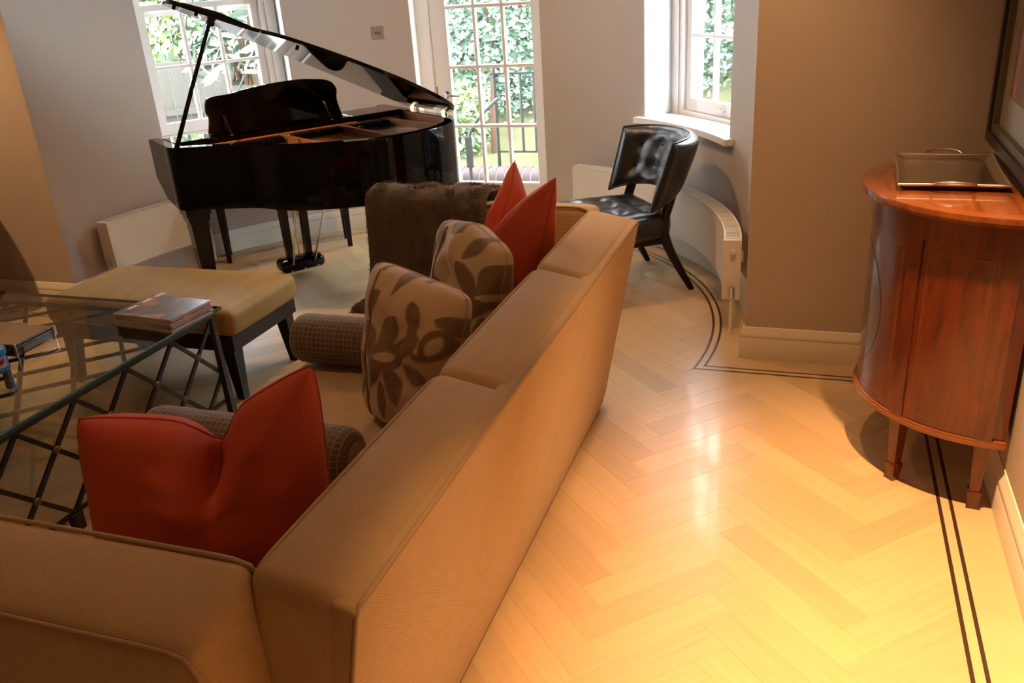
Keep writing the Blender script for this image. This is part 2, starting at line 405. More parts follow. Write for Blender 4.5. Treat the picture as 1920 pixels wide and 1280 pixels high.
# ------------------------------------------------------------------ windows, garden door
def frame_local(ang, D):
    n = Vector((cos(radians(ang)), sin(radians(ang)), 0)); t = Vector((-n.y, n.x, 0))
    m = Matrix((t, n, Vector((0, 0, 1)))).transposed().to_4x4(); m.translation = Vector((CX, CY, 0))+n*D; return m   # x = along wall, y = outward
def sash_window(name, ang, D, half, glass, cols, z_sill, zg0, zrow, head, box):
    m = frame_local(ang, D)
    e = bpy.data.objects.new(name, None); link(e); e.matrix_world = m; tag(e, kind='structure')
    fr = MB()
    fr.box((-half, -0.02, z_sill), (-glass-0.055, 0.13, head)); fr.box((glass+0.055, -0.02, z_sill), (half, 0.13, head))
    fr.box((-glass-.055, -0.02, z_sill), (glass+.055, 0.13, zg0-0.075)); fr.box((-glass-.055, -.02, head-0.06), (glass+.055, 0.13, head))
    fr.box((-half+.03, -0.034, z_sill), (-glass-0.085, -0.02, head), .003); fr.box((glass+0.085, -0.034, z_sill), (half-.03, -0.02, head), .003)
    fr.mk('window_frame', M_WHITE, e)
    def sash(y0, zb, bot, top, rows):
        s = MB(); x0, x1 = -glass, glass; zt = zb+rows*zrow
        s.box((x0-.05, y0, zb-bot), (x1+.05, y0+.045, zb)); s.box((x0-.05, y0, zt), (x1+.05, y0+.045, zt+top))
        s.box((x0-.05, y0, zb), (x0, y0+.045, zt)); s.box((x1, y0, zb), (x1+.05, y0+.045, zt))
        so = s.mk('sash', M_WHITE, e)
        for c in range(1, cols): x = x0+(x1-x0)*c/cols; mk('glazing_bar', *boxvf((x-.011, y0+.004, zb), (x+.011, y0+.04, zt), .004, 1), M_WHITE, so)
        for r in range(1, rows): z = zb+r*zrow; mk('glazing_bar', *boxvf((x0, y0+.005, z-.011), (x1, y0+.039, z+.011), .004, 1), M_WHITE, so)
        for c in range(cols):
            for r in range(rows):
                xa = x0+(x1-x0)*c/cols; xb = x0+(x1-x0)*(c+1)/cols
                mk('pane', [(xa, y0+.022, zb+r*zrow), (xb, y0+.022, zb+r*zrow), (xb, y0+.022, zb+(r+1)*zrow), (xa, y0+.022, zb+(r+1)*zrow)], [[0, 1, 2, 3]], M_GLASS, so)
        return so, zt
    so, zt = sash(0.01, zg0, 0.072, 0.036, 2)
    lift = MB().box((-.03, -.012, zg0-.05), (.03, .0, zg0-.03), .004).box((-.022, -.022, zg0-.046), (.022, -.01, zg0-.036), .003).mk('sash_lift', M_STEEL, so); lift.location.y = 0.01
    sash(0.062, zt+.0, 0.036, 0.05, 2)
    return e
sash_window('window_1', 145.3, 2.075, 0.53, 0.345, 3, 0.785, 0.877, 0.345, 2.30, 0)
sash_window('window_2', 39.95, 2.09, 0.53, 0.345, 3, 0.785, 0.882, 0.36, 2.30, 0)
# window boards that follow the bow
for i, w in enumerate((WINS[0], WINS[2])):
    s = MB(); arcblock(s, w['a0']-1.6, w['a1']+(1.6 if i else 1.6), RB-0.045, RB+0.004, w['sill']-0.032, w['sill']+.002, 1.5)
    arcblock(s, w['a0'], w['a1'], RB+0.004, RB+0.16, w['sill']-0.004, w['sill']+0.002, 1.5)
    tag(s.mk('trim_%d' % (i+2), M_WHITE, smooth=30), kind='structure')

DX0, DX1, DY = -2.655, -1.735, 5.89
door = bpy.data.objects.new('door_1', None); link(door); door.location = ((DX0+DX1)/2, DY, 0); tag(door, kind='structure')
dw = (DX1-DX0)/2; gx0, gx1 = -2.50-door.location.x, -1.882-door.location.x
fr = MB().box((-dw-.09, -.03, 0), (-dw+.03, .06, 2.12)).box((dw-.03, -.03, 0), (dw+.09, .06, 2.12)).box((-dw, -.03, 2.04), (dw, .06, 2.12)); fr.mk('door_frame', M_WHITE, door)
zz = [0.243, 0.650, 1.059, 1.455, 1.86]
lf = MB().box((-dw+.032, -.005, .01), (gx0, .04, 2.035), .003).box((gx1, -.005, .01), (dw-.032, .04, 2.035), .003).box((gx0, -.005, .01), (gx1, .04, zz[0])).box((gx0, -.005, zz[-1]), (gx1, .04, 2.035))
leaf = lf.mk('door_leaf', M_WHITE, door)
mk('bottom_panel', *boxvf((gx0+.03, -.009, .06), (gx1-.03, -.004, .21), .003), M_WHITE, leaf)
for c in (1, 2): x = gx0+(gx1-gx0)*c/3; mk('glazing_bar', *boxvf((x-.012, -.004, zz[0]), (x+.012, .036, zz[-1]), .004, 1), M_WHITE, leaf)
for z in zz[1:-1]: mk('glazing_bar', *boxvf((gx0, -.003, z-.012), (gx1, .035, z+.012), .004, 1), M_WHITE, leaf)
for c in range(3):
    for r in range(4):
        xa, xb = gx0+(gx1-gx0)*c/3, gx0+(gx1-gx0)*(c+1)/3
        mk('pane', [(xa, .017, zz[r]), (xb, .017, zz[r]), (xb, .017, zz[r+1]), (xa, .017, zz[r+1])], [[0, 1, 2, 3]], M_GLASS, leaf)
hx = -2.54-door.location.x
hd = MB().lathe([(0.026, 0.0), (0.026, 0.008), (0.010, 0.010), (0.010, 0.042)], (0, 0, 0), 20, 'y').xf(Matrix.Translation((hx, -.006, 0.873)) @ Matrix.Scale(-1, 4, (0, 1, 0)))
hd.tube([(hx, -.045, 0.873), (hx+.03, -.052, .872), (hx+.07, -.05, .870), (hx+.105, -.042, .868)], [.010, .009, .008, .007], 10)
hd.mk('door_handle', M_STEEL, leaf, 40)
mk('keyhole_slot', *boxvf((hx-.075, -.009, .86), (hx-.068, -.004, .93)), M_OLDBRASS, leaf)

# ------------------------------------------------------------------ radiators that follow the bow
def radiator(name, label, a0, a1, z0, z1, r0, r1):
    t = thing(name, label, 'radiator', (*pol((a0+a1)/2, (r0+r1)/2), 0), 0, 'curved panel radiators'); ox, oy = t.location.x, t.location.y
    sh = Matrix.Translation((-ox, -oy, 0))
    arcblock(MB(), a0, a1, r0, r0+.012, z0, z1, 1.5); b = MB(); arcblock(b, a0, a1, r0, r0+.010, z0+.004, z1-.004, 1.5); arcblock(b, a0, a1, r1-.010, r1, z0+.004, z1-.004, 1.5)
    b.xf(sh).mk('panel', M_RAD, t, 30)
    for aa in (a0, a1):
        e = MB(); arcblock(e, aa-.35, aa+.35, r0-.001, r1+.001, z0, z1); e.xf(sh).mk('end_cap', M_RAD, t)
    g = MB(); n = int((a1-a0)/0.8)
    arcblock(g, a0, a1, r0, r0+.008, z1-.008, z1, 1.5); arcblock(g, a0, a1, r1-.008, r1, z1-.008, z1, 1.5)
    for i in range(n): aa = a0+(a1-a0)*(i+.5)/n; arcblock(g, aa-.22, aa+.22, r0+.008, r1-.008, z1-.010, z1-.001)
    g.xf(sh).mk('top_grille', M_RAD, t, 30)
    near = a0 if a0 < 90 else a1; sg = 1 if a0 < 90 else -1
    v = MB(); rm = (r0+r1)/2+.004; aa = near-sg*0.0
    x, y = pol(near-sg*.9, rm)
    v.tube([(x, y, z0+.035), (x, y, 0.0)], .0085, 10); v.xf(sh).mk('pipe', M_RAD, t, 40)
    k = MB().tube([(x, y, z0+.07), (x, y, z0+.02)], [.012, .016], 12).tube([(x, y, z0+.045), (*pol(near+sg*.3, rm), z0+.045)], .009, 10); k.xf(sh).mk('valve', M_STEEL, t, 40)
    c = MB().tube([(*pol(near-sg*.2, rm), z1-.055), (*pol(near-sg*.75, rm), z1-.055)], [.013, .011], 14); c.xf(sh).mk('bleed_plug', M_RAD, t, 40)
    far = a1 if a0 < 90 else a0
    x, y = pol(far+sg*1.2, rm); MB().tube([(x, y, z0+.06), (x, y, 0)], [.014, .009], 12).xf(sh).mk('pipe', M_WHITE, t, 40)
    for q in (.2, .5, .8):
        br = MB(); aa = a0+(a1-a0)*q; arcblock(br, aa-.5, aa+.5, r1, RB-.001, z0+.05, z0+.10); br.xf(sh).mk('wall_bracket', M_RAD, t)
    return t
radiator('radiator', 'curved cream radiator behind the black leather chair under the right window', 3.6, 69.0, 0.165, 0.455, 1.762, 1.842)
radiator('radiator', 'curved pale radiator on the bow wall left of the piano', 156.0, 178.0, 0.15, 0.45, 1.775, 1.855)
# light switch by the garden door
q = pol(112.8, RB-.006); t = thing('light_switch', 'square brass wall switch plate between window and garden door', 'switch', (*q, 1.33), radians(112.8-90))
mk('plate', *boxvf((-.043, -.0, -.043), (.043, .0055, .043), .004), P('switch_plate', (0.33, 0.27, 0.23), 0.4, metal=0.2), t)
for sx in (-.012, .012): MB().lathe([(.006, 0), (.006, .006), (.003, .012)], (0, 0, 0), 12, 'y').xf(Matrix.Translation((sx, .0, .0)) @ Matrix.Scale(-1, 4, (0, 1, 0))).mk('toggle', M_OLDBRASS, t)

# ------------------------------------------------------------------ sofa: raked back in three sections, two arms, bench seat
SO = thing('sofa', 'long beige woven sofa with raked back and dark piping', 'sofa', (-1.15, 1.98, 0))
so_off = Vector(SO.location)
RK = radians(11.2)
def back_pt(s, h):
    """s = thickness inwards from the outer face (0..), h = height along the raked face"""
    return (-0.757+h*sin(RK)-s*cos(RK), 0.012+h*cos(RK)+s*sin(RK))
TH, HB = 0.195, 0.79
def tilted_box(name, y0, y1, s0, s1, h0, h1, r, bulge, div, mat=M_SOFA, parent=SO):
    V, Fc = roundbox((s1-s0, y1-y0, h1-h0), r, div, bulge); out = []
    for v in V:
        s = (s0+s1)/2-v.x; h = (h0+h1)/2+v.z; x, z = back_pt(s, h); out.append(Vector((x, (y0+y1)/2+v.y, z))-so_off)
    return mk(name, out, Fc, mat, parent, 60)
YS = [0.885, 1.637, 2.395, 3.075]
tilted_box('back_panel', YS[0], YS[-1], 0.0, 0.05, 0.0, HB-.004, 0.012, (0.004, 0, 0), (2, 14, 6))
for i in range(3):
    tilted_box('back_section', YS[i]+.0008, YS[i+1]-.0008, 0.012, TH, 0.03, HB, 0.03, (0.006, 0.004, 0.011), (5, 10, 6))
def pipe(name, pts, parent=SO, r=0.0045):
    return MB().tube([Vector(p)-so_off for p in pts], r, 8).mk(name, M_PIPE, parent, 60)
def bp3(s, h, y): x, z = back_pt(s, h); return (x, y, z)
pipe('piping', [bp3(0.004, 0.04, YS[0]+.004), bp3(0.003, HB-.02, YS[0]+.004), bp3(.004, HB-.005, YS[0]+.012), bp3(.004, HB-.002, YS[0]+.04)]+[bp3(0.004, HB-.002, YS[0]+.1+(YS[-1]-YS[0]-.2)*k/10) for k in range(11)]+[bp3(.004, HB-.004, YS[-1]-.02), bp3(.004, HB-.02, YS[-1]-.003), bp3(.004, .04, YS[-1]-.003)])
for i in range(3):
    a_, b_ = YS[i], YS[i+1]
    pipe('piping', [bp3(TH-.012, HB-.2, a_+.008), bp3(TH-.006, HB-.045, a_+.012), bp3(TH-.008, HB-.012, a_+.03)]+[bp3(TH-.008, HB-.008+.003*sin(pi*k/8), a_+.06+(b_-a_-.12)*k/8) for k in range(9)]+[bp3(TH-.008, HB-.012, b_-.03), bp3(TH-.006, HB-.045, b_-.012), bp3(TH-.012, HB-.2, b_-.008)])
ARM_X0, ARM_X1 = -1.70, -0.795
def arm(y_in, sg):
    """arm raked outwards like the back; sg = +1 far end, -1 near end; y_in = y of the top inner edge"""
    V, Fc = roundbox((ARM_X1-ARM_X0, 0.19, 0.79), 0.032, (10, 5, 6), (0.006, 0.004, 0.010)); out = []
    for v in V:
        t = 0.095-v.y*sg          # 0 at outer face
        h = 0.395+v.z
        yo = y_in+sg*(0.19*cos(RK)+HB*sin(RK)*0-0.0)
        y = yo-sg*((HB-h)*sin(RK))-sg*t*cos(RK); z = 0.012+h*cos(RK)+t*sin(RK)
        out.append(Vector(((ARM_X0+ARM_X1)/2+v.x, y, z))-so_off)
    o = mk('arm', out, Fc, M_SOFA, SO, 60)
    def ap(x, t, h):
        yo = y_in+sg*0.19*cos(RK); return (x, yo-sg*((HB-h)*sin(RK))-sg*t*cos(RK), 0.012+h*cos(RK)+t*sin(RK))
    for t in (0.006, 0.184):
        pipe('piping', [ap(ARM_X1-.002, t, .1), ap(ARM_X1-.002, t, HB-.05), ap(ARM_X1-.012, t, HB-.012), ap(ARM_X1-.04, t, HB-.004)]+[ap(ARM_X1-.08-(ARM_X1-ARM_X0-.16)*k/8, t, HB-.002) for k in range(9)]+[ap(ARM_X0+.04, t, HB-.004), ap(ARM_X0+.012, t, HB-.012), ap(ARM_X0+.002, t, HB-.05), ap(ARM_X0+.002, t, .1)], o)
    return o
arm(0.917, -1); arm(3.085, 1)
V, Fc = roundbox((0.80, 2.04, 0.17), 0.035, (8, 14, 4), (0.004, 0.0, 0.014))
seat_c = Vector((-1.275, 2.0, 0.345)); mk('seat_cushion', [v+seat_c-so_off for v in V], Fc, M_SOFA, SO, 60)
mk('seat_base', *[ [Vector(q)-so_off for q in boxvf((-1.66, 0.97, 0.07), (-0.80, 3.03, 0.262), .01)[0]], boxvf((-1.66, 0.97, 0.07), (-0.80, 3.03, 0.262), .01)[1]], M_SOFA, SO, 40)
for lx, ly in ((-1.62, .86), (-1.62, 3.12), (-.83, .92), (-.83, 3.06)):
    MB().box(Vector((lx-.025, ly-.025, 0))-so_off, Vector((lx+.025, ly+.025, .08))-so_off, .004).mk('foot', M_WOODB, SO)

# ------------------------------------------------------------------ cushions
def smooth01(t): t = max(0.0, min(1.0, t)); return t*t*(3-2*t)
def pillow(name, label, cat, TL, TR, BR_, BL_, thick, mat, seam_mat, chop=(0, 0, 0), chop_w=0.35, n=44, inset=0.07, wr=0.004, seed=0, group=None, pat=None, ear=0.0, extra_seam=None, power=0.42, chop_thin=0.45, corner=0.05):
    TL, TR, BR_, BL_ = map(Vector, (TL, TR, BR_, BL_)); c = (TL+TR+BR_+BL_)/4
    base = Vector((c.x, c.y, min(BL_.z, BR_.z))); chop = Vector(chop)
    nrm = ((TR-BL_).cross(TL-BR_)).normalized()      # towards the viewer side
    t = thing(name, label, cat, base, 0, group)
    def surf(u, v, side):
        rc = 1-corner*(u*u*v*v)**2; uu = u*(1-inset*(1-v*v))*rc; vv = v*(1-inset*(1-u*u))*rc
        p = (TL*(1-uu)*(1+vv)+TR*(1+uu)*(1+vv)+BR_*(1+uu)*(1-vv)+BL_*(1-uu)*(1-vv))/4
        sv = smooth01((v+0.45)/1.45); g = exp(-(u/chop_w)**2)*sv
        p = p+chop*(0.65*max(0.0, 1-abs(u))**1.1*sv+0.35*g)
        th = thick/2*(max(0, (1-u*u)*(1-v*v)))**power*(1-(chop_thin*exp(-(u/(chop_w*.5))**2)*sv if chop.length > .05 else 0))
        w = noise.noise(Vector((u*2.1+seed, v*2.1, side*3+seed)))*wr*4+noise.noise(Vector((u*5+seed, v*5, side*7.0)))*wr
        w += 0.010*g*sin(9*u+3*v+seed)
        th = th+w*((1-u*u)*(1-v*v))**0.5
        return p+nrm*(side*th)
    def grid():
        V = []; Fc = []; uv = []
        idx = {}
        for side in (1, -1):
            for i in range(n+1):
                for j in range(n+1):
                    u = -cos(pi*i/n)*0.5+(-1+2*i/n)*0.5; v = -cos(pi*j/n)*0.5+(-1+2*j/n)*0.5
                    edge = i in (0, n) or j in (0, n)
                    key = (i, j) if edge else (i, j, side)
                    if key not in idx: idx[key] = len(V); V.append(surf(u, v, side)-base); uv.append((u, v))
            for i in range(n):
                for j in range(n):
                    q = [idx.get((a, b), idx.get((a, b, side))) for a, b in ((i, j), (i+1, j), (i+1, j+1), (i, j+1))]
                    Fc.append(q if side > 0 else q[::-1])
        return V, Fc, uv
    V, Fc, uv = grid()
    o = mk('cover', V, Fc, mat, t, 180, uv)
    if pat:
        at = o.data.color_attributes.new('pattern', 'FLOAT_COLOR', 'POINT')
        for i, (u, v) in enumerate(uv): x = pat(u, v); at.data[i].color = (x, x, x, 1)
    m = 28; ring = [(-1+2*k/m, 1) for k in range(m)]+[(1, 1-2*k/m) for k in range(m)]+[(1-2*k/m, -1) for k in range(m)]+[(-1, -1+2*k/m) for k in range(m+1)]
    MB().tube([surf(u, v, 1)-base for u, v in ring], 0.0022, 6).mk('seam', seam_mat, t, 60)
    if extra_seam is not None:
        MB().tube([surf(extra_seam+.03*sin(3*k/30), -0.92+1.84*k/30, 1)-base+nrm*.002 for k in range(31)], 0.0035, 6).mk('front_seam', M_DSEAM, t, 60)
    return t
pillow('scatter_cushion', 'red cushion with dented top in the near corner of the sofa', 'cushion',
       (-1.395, 1.165, 0.885), (-0.935, 1.385, 0.955), (-0.97, 1.40, 0.447), (-1.45, 1.17, 0.447), 0.22, M_RED, M_REDP,
       chop=(-0.03, 0.08, -0.165), chop_w=0.17, seed=3, group='red cushions', inset=0.03, wr=0.007, power=0.42, chop_thin=0.8, corner=0.07)
pillow('scatter_cushion', 'red cushion with two pointed ears at the far end of the sofa', 'cushion',
       (-1.055, 3.01, 1.03), (-0.805, 2.72, 1.03), (-0.95, 2.70, 0.447), (-1.10, 2.86, 0.447), 0.22, M_RED, M_REDP,
       chop=(-0.13, -0.08, -0.22), chop_w=0.30, seed=8, group='red cushions', inset=0.05, wr=0.005, power=0.5, chop_thin=0.3)
# leaf and scroll damask, evaluated on the cover
def leaf(u, v, cx, cy, l, w, ang, bend=0.0):
    a = radians(ang); x = (u-cx)*cos(a)+(v-cy)*sin(a); y = -(u-cx)*sin(a)+(v-cy)*cos(a); y -= bend*(x*x)
    if abs(x) > l: return -1.0
    return 1.3*w*(1-(x/l)**2)**0.8*(1+0.25*x/l)-abs(y)
def damask_at(u, v):
    best = -1.0
    for ox in (-1, 0, 1):
        for oy in (-1, 0, 1):
            U, V = u-ox*0.98, v-oy*1.16-(0.58 if ox % 2 else 0)
            for (cx, cy, l, w, ang, bd) in ((0, 0, .27, .10, 15, .4), (.0, .20, .22, .085, 70, -.5), (-.22, .10, .20, .075, 130, .6), (.24, .16, .19, .07, 35, .8),
                                            (-.16, -.2, .22, .08, 215, .7), (.16, -.22, .20, .075, -60, -.8), (.36, -.08, .15, .06, -20, 1.0), (-.36, -.12, .16, .06, 165, .9), (.02, -.42, .20, .05, 85, 1.2), (.28, .42, .17, .06, 110, .9), (-.28, .42, .16, .06, 60, -.9)):
                best = max(best, leaf(U, V, cx, cy, l, w, ang, bd))
            h = leaf(U, V, 0.02, 0.0, .13, .035, 15, .4)
            if h > 0: best = min(best, -h)
            r = sqrt((U-.42)**2+(V-.27)**2); 
            if V < .36: best = max(best, .032-abs(r-.17))
            r = sqrt((U+.40)**2+(V+.36)**2)
            if V > -.45: best = max(best, .030-abs(r-.16))
    return best
def pat(ofs):
    def f(u, v):
        s = damask_at(u*0.56+ofs[0]+0.03*noise.noise((u*3, v*3, 1)), v*0.72+ofs[1]); return max(0.0, min(1.0, s/0.02+0.5))
    return f
def damask_mat():
    m, nt, b = newmat('damask_velvet'); b.inputs['Roughness'].default_value = 0.75; b.inputs['Sheen Weight'].default_value = 0.35; b.inputs['Sheen Roughness'].default_value = 0.4
    at = N(nt, 'ShaderNodeVertexColor', layer_name='pattern'); tc = N(nt, 'ShaderNodeTexCoord')
    ns = N(nt, 'ShaderNodeTexNoise', i_Scale=40.0, i_Detail=3.0); nt.links.new(tc.outputs['Object'], ns.inputs['Vector'])
    dk = N(nt, 'ShaderNodeMixRGB'); dk.inputs[1].default_value = (0.145, 0.082, 0.038, 1); dk.inputs[2].default_value = (0.24, 0.145, 0.075, 1); nt.links.new(ns.outputs['Fac'], dk.inputs[0])
    mx = N(nt, 'ShaderNodeMixRGB'); mx.inputs[1].default_value = (0.54, 0.40, 0.26, 1); nt.links.new(at.outputs['Color'], mx.inputs[0]); nt.links.new(dk.outputs[0], mx.inputs[2]); nt.links.new(mx.outputs[0], b.inputs['Base Color'])
    bp = N(nt, 'ShaderNodeBump', i_Strength=0.6, i_Distance=0.003); nt.links.new(at.outputs['Color'], bp.inputs['Height']); nt.links.new(bp.outputs[0], b.inputs['Normal'])
    return m
M_DAMASK = damask_mat(); M_DSEAM = P('damask_piping', (0.20, 0.115, 0.055), 0.7); M_DLITE = P('damask_edge_seam', (0.42, 0.30, 0.18), 0.7)
pillow('scatter_cushion', 'beige and brown damask cushion in front, nearest the sofa seam', 'cushion',
       (-1.235, 2.21, 0.895), (-0.86, 2.05, 0.85), (-0.955, 1.93, 0.447), (-1.225, 2.03, 0.447), 0.21, M_DAMASK, M_DLITE, chop=(0, 0, 0.0), seed=12, n=110, inset=0.02, wr=0.006, group='damask cushions', pat=pat((0.05, 0.05)), extra_seam=-0.62, power=0.36, corner=0.085)
pillow('scatter_cushion', 'beige and brown damask cushion behind the front damask one', 'cushion',
       (-1.20, 2.66, 0.90), (-0.87, 2.40, 0.87), (-0.98, 2.36, 0.447), (-1.20, 2.56, 0.447), 0.20, M_DAMASK, M_DLITE, chop=(0, 0, 0.03), seed=17, n=110, inset=0.02, wr=0.006, group='damask cushions', pat=pat((0.45, 0.4)), extra_seam=-0.45, power=0.36, corner=0.085)
# bolsters with a small woven check
def bolster_mat():
    m, nt, b = newmat('taupe_check_weave'); b.inputs['Roughness'].default_value = 0.7; b.inputs['Sheen Weight'].default_value = 0.2
    uv = N(nt, 'ShaderNodeUVMap'); br = N(nt, 'ShaderNodeTexBrick'); br.offset = 0.0
    br.inputs['Color1'].default_value = (0.085, 0.062, 0.045, 1); br.inputs['Color2'].default_value = (0.12, 0.09, 0.065, 1); br.inputs['Mortar'].default_value = (0.26, 0.17, 0.085, 1)
    br.inputs['Scale'].default_value = 1.0; br.inputs['Mortar Size'].default_value = 0.0016; br.inputs['Brick Width'].default_value = 0.017; br.inputs['Row Height'].default_value = 0.0175; br.inputs['Mortar Smooth'].default_value = 0.3
    nt.links.new(uv.outputs[0], br.inputs['Vector']); nt.links.new(br.outputs['Color'], b.inputs['Base Color'])
    bp = N(nt, 'ShaderNodeBump', i_Strength=0.5, i_Distance=0.002); nt.links.new(br.outputs['Fac'], bp.inputs['Height']); nt.links.new(bp.outputs[0], b.inputs['Normal'])
    return m
M_BOL = bolster_mat()
def bolster(label, x0, x1, y, r, z):
    t = thing('bolster_cushion', label, 'cushion', ((x0+x1)/2, y, z), 0, 'checked bolsters'); n = 40; V = []; Fc = []; uv = []; L = x1-x0
    pr = [(0, .55), (0.004, .78), (.014, .93), (.03, 1.0)]+[(.03+(L-.06)*k/10, 1.0+.012*sin(k*2.3)) for k in range(1, 10)]+[(L-.03, 1.0), (L-.014, .93), (L-.004, .78), (L, .55)]
    for x, k in pr:
        for i in range(n+1): a = 2*pi*i/n; V.append((x-L/2, r*k*cos(a), r+r*k*sin(a))); uv.append((x, r*a))
    for i in range(len(pr)-1):
        for j in range(n): Fc.append([i*(n+1)+j, i*(n+1)+j+1, (i+1)*(n+1)+j+1, (i+1)*(n+1)+j])
    mk('cover', V, Fc, M_BOL, t, 60, uv)
    for x in (-L/2, L/2): MB().lathe([(.0, -.003), (r*.56, -.003), (r*.56, .003), (0, .003)], (x, 0, r), 32, 'x').mk('end_disc', M_BOL, t, 40)
    return t
bolster('taupe checked bolster across the seat below the front damask cushion', -1.665, -1.22, 2.37, 0.085, 0.445)
bolster('taupe checked bolster across the seat behind the near red cushion', -1.70, -1.06, 1.66, 0.085, 0.445)
# brown fur throw over the far arm
def throw():
    t = thing('fur_throw', 'brown fur throw draped over the far arm of the sofa', 'throw', (-1.42, 3.1, 0.45))
    prof = [(2.80, .449), (2.86, .452), (2.93, .475), (2.975, .56), (3.00, .66), (3.025, .76), (3.05, .825), (3.085, .852), (3.14, .860), (3.20, .850), (3.26, .832), (3.305, .80), (3.32, .74), (3.315, .64), (3.30, .52), (3.285, .40), (3.27, .30)]
    P2 = catmull([(0, a, b) for a, b in prof], 5); nx = 70; V = []; Fc = []; m = len(P2)
    for side in (0, 1):
        for j, p in enumerate(P2):
            s = j/(m-1)
            tg = (P2[min(j+1, m-1)]-P2[max(j-1, 0)]).normalized(); nn = Vector((0, -tg.z, tg.y))
            xl = -1.715+.02*sin(9*s)+.0*s; xr = -1.19+.015*sin(7*s+1)
            for i in range(nx+1):
                u = i/nx; x = xl+(xr-xl)*u
                w = .012*sin(u*21+2.2*s*4)*smooth01(abs(s-.45)*3)+.010*noise.noise((x*9, s*9, 0))+.006*noise.noise((x*30, s*40, 2))+.003*noise.noise((x*90, s*110, 5))
                e = min(1, min(u, 1-u)*nx/3, min(s, 1-s)*m/3)**.5
                off = (.022+w)*e if side else .003
                V.append(Vector((x, p.y, p.z))+nn*off-Vector(t.location))
    W = nx+1
    for side in (0, 1):
        o = side*m*W
        for j in range(m-1):
            for i in range(nx): Fc.append([o+j*W+i, o+j*W+i+1, o+(j+1)*W+i+1, o+(j+1)*W+i])
    for j in range(m-1):
        for i in (0, nx): Fc.append([j*W+i, (j+1)*W+i, m*W+(j+1)*W+i, m*W+j*W+i])
    for i in range(nx):
        for j in (0, m-1): Fc.append([j*W+i, j*W+i+1, m*W+j*W+i+1, m*W+j*W+i])
    mk('fur_cloth', V, Fc, M_FUR, t, 180)
    hv = []; hf = []; rnd = random.Random(5)
    for _ in range(26000):
        j = rnd.randrange(0, m-1); i = rnd.randrange(0, nx); a_, b_, c_ = (V[m*W+j*W+i], V[m*W+j*W+i+1], V[m*W+(j+1)*W+i]); u, w = rnd.random(), rnd.random()
        p = a_+(b_-a_)*u+(c_-a_)*w; n_ = (b_-a_).cross(c_-a_).normalized(); n_ = n_ if n_.z > 0 or n_.y < 0 else -n_
        clump = Vector((noise.noise(p*14), noise.noise(p*14+Vector((5, 0, 0))), noise.noise(p*14+Vector((0, 9, 0)))-.5))
        d = (n_*.75+clump*1.2+Vector((rnd.gauss(0, .25), rnd.gauss(0, .25), rnd.gauss(0, .25)))).normalized()*rnd.uniform(.008, .016); sd = d.cross(n_+Vector((.01, .3, .02))).normalized()*.0011
        k = len(hv); hv += [p-sd, p+sd, p+d]; hf.append([k, k+1, k+2])
    tag(mk('fur_pile', hv, hf, P('fur_pile_hair', (0.15, 0.108, 0.068), 0.9, var=.5, vscale=20), t), kind='stuff')
throw()

# ------------------------------------------------------------------ demilune cabinet
CCX, CCY = 0.598, 3.02
def cab_wood():
    m, nt, b = newmat('red_mahogany_veneer'); b.inputs['Roughness'].default_value = 0.28; b.inputs['Coat Weight'].default_value = 0.6; b.inputs['Coat Roughness'].default_value = 0.08
    tc = N(nt, 'ShaderNodeTexCoord'); mp = N(nt, 'ShaderNodeMapping'); mp.inputs['Scale'].default_value = (9, 9, 1.3); nt.links.new(tc.outputs['Object'], mp.inputs[0])
    n1 = N(nt, 'ShaderNodeTexNoise', i_Scale=3.0, i_Detail=7.0, i_Distortion=1.2); nt.links.new(mp.outputs[0], n1.inputs['Vector'])
    cr = N(nt, 'ShaderNodeValToRGB'); e = cr.color_ramp.elements; e[0].position = .3; e[0].color = (0.052, 0.0065, 0.0020, 1); e[1].position = .78; e[1].color = (0.145, 0.022, 0.0045, 1)
    nt.links.new(n1.outputs['Fac'], cr.inputs[0]); nt.links.new(cr.outputs[0], b.inputs['Base Color']); return m
def cabtop_wood():
    m, nt, b = newmat('satinwood_top'); b.inputs['Roughness'].default_value = 0.24; b.inputs['Coat Weight'].default_value = 0.7; b.inputs['Coat Roughness'].default_value = 0.06
    tc = N(nt, 'ShaderNodeTexCoord'); mp = N(nt, 'ShaderNodeMapping'); mp.inputs['Scale'].default_value = (14, 1.2, 6); nt.links.new(tc.outputs['Object'], mp.inputs[0])
    n1 = N(nt, 'ShaderNodeTexNoise', i_Scale=3.0, i_Detail=6.0, i_Distortion=.5); nt.links.new(mp.outputs[0], n1.inputs['Vector'])
    cr = N(nt, 'ShaderNodeValToRGB'); e = cr.color_ramp.elements; e[0].position = .3; e[0].color = (0.13, 0.034, 0.009, 1); e[1].position = .75; e[1].color = (0.27, 0.085, 0.020, 1)
    nt.links.new(n1.outputs['Fac'], cr.inputs[0]); nt.links.new(cr.outputs[0], b.inputs['Base Color']); return m
M_CAB, M_CABT = cab_wood(), cabtop_wood()
M_CABX = P('rosewood_crossbanding', (0.20, 0.060, 0.016), 0.28, coat=0.6, var=0.2, vscale=20)
M_OVAL = P('dark_burr_oval', (0.035, 0.008, 0.005), 0.2, coat=0.8, var=0.5, vscale=12)
M_STRINGING = P('boxwood_stringing', (0.17, 0.045, 0.012), 0.35)
CAB = thing('demilune_cabinet', 'half-round polished mahogany cabinet on tapered legs against the right wall', 'cabinet', (CCX, CCY, 0))
def cp(phi, r, z): return Vector((-r*sin(radians(phi)), -r*cos(radians(phi)), z))
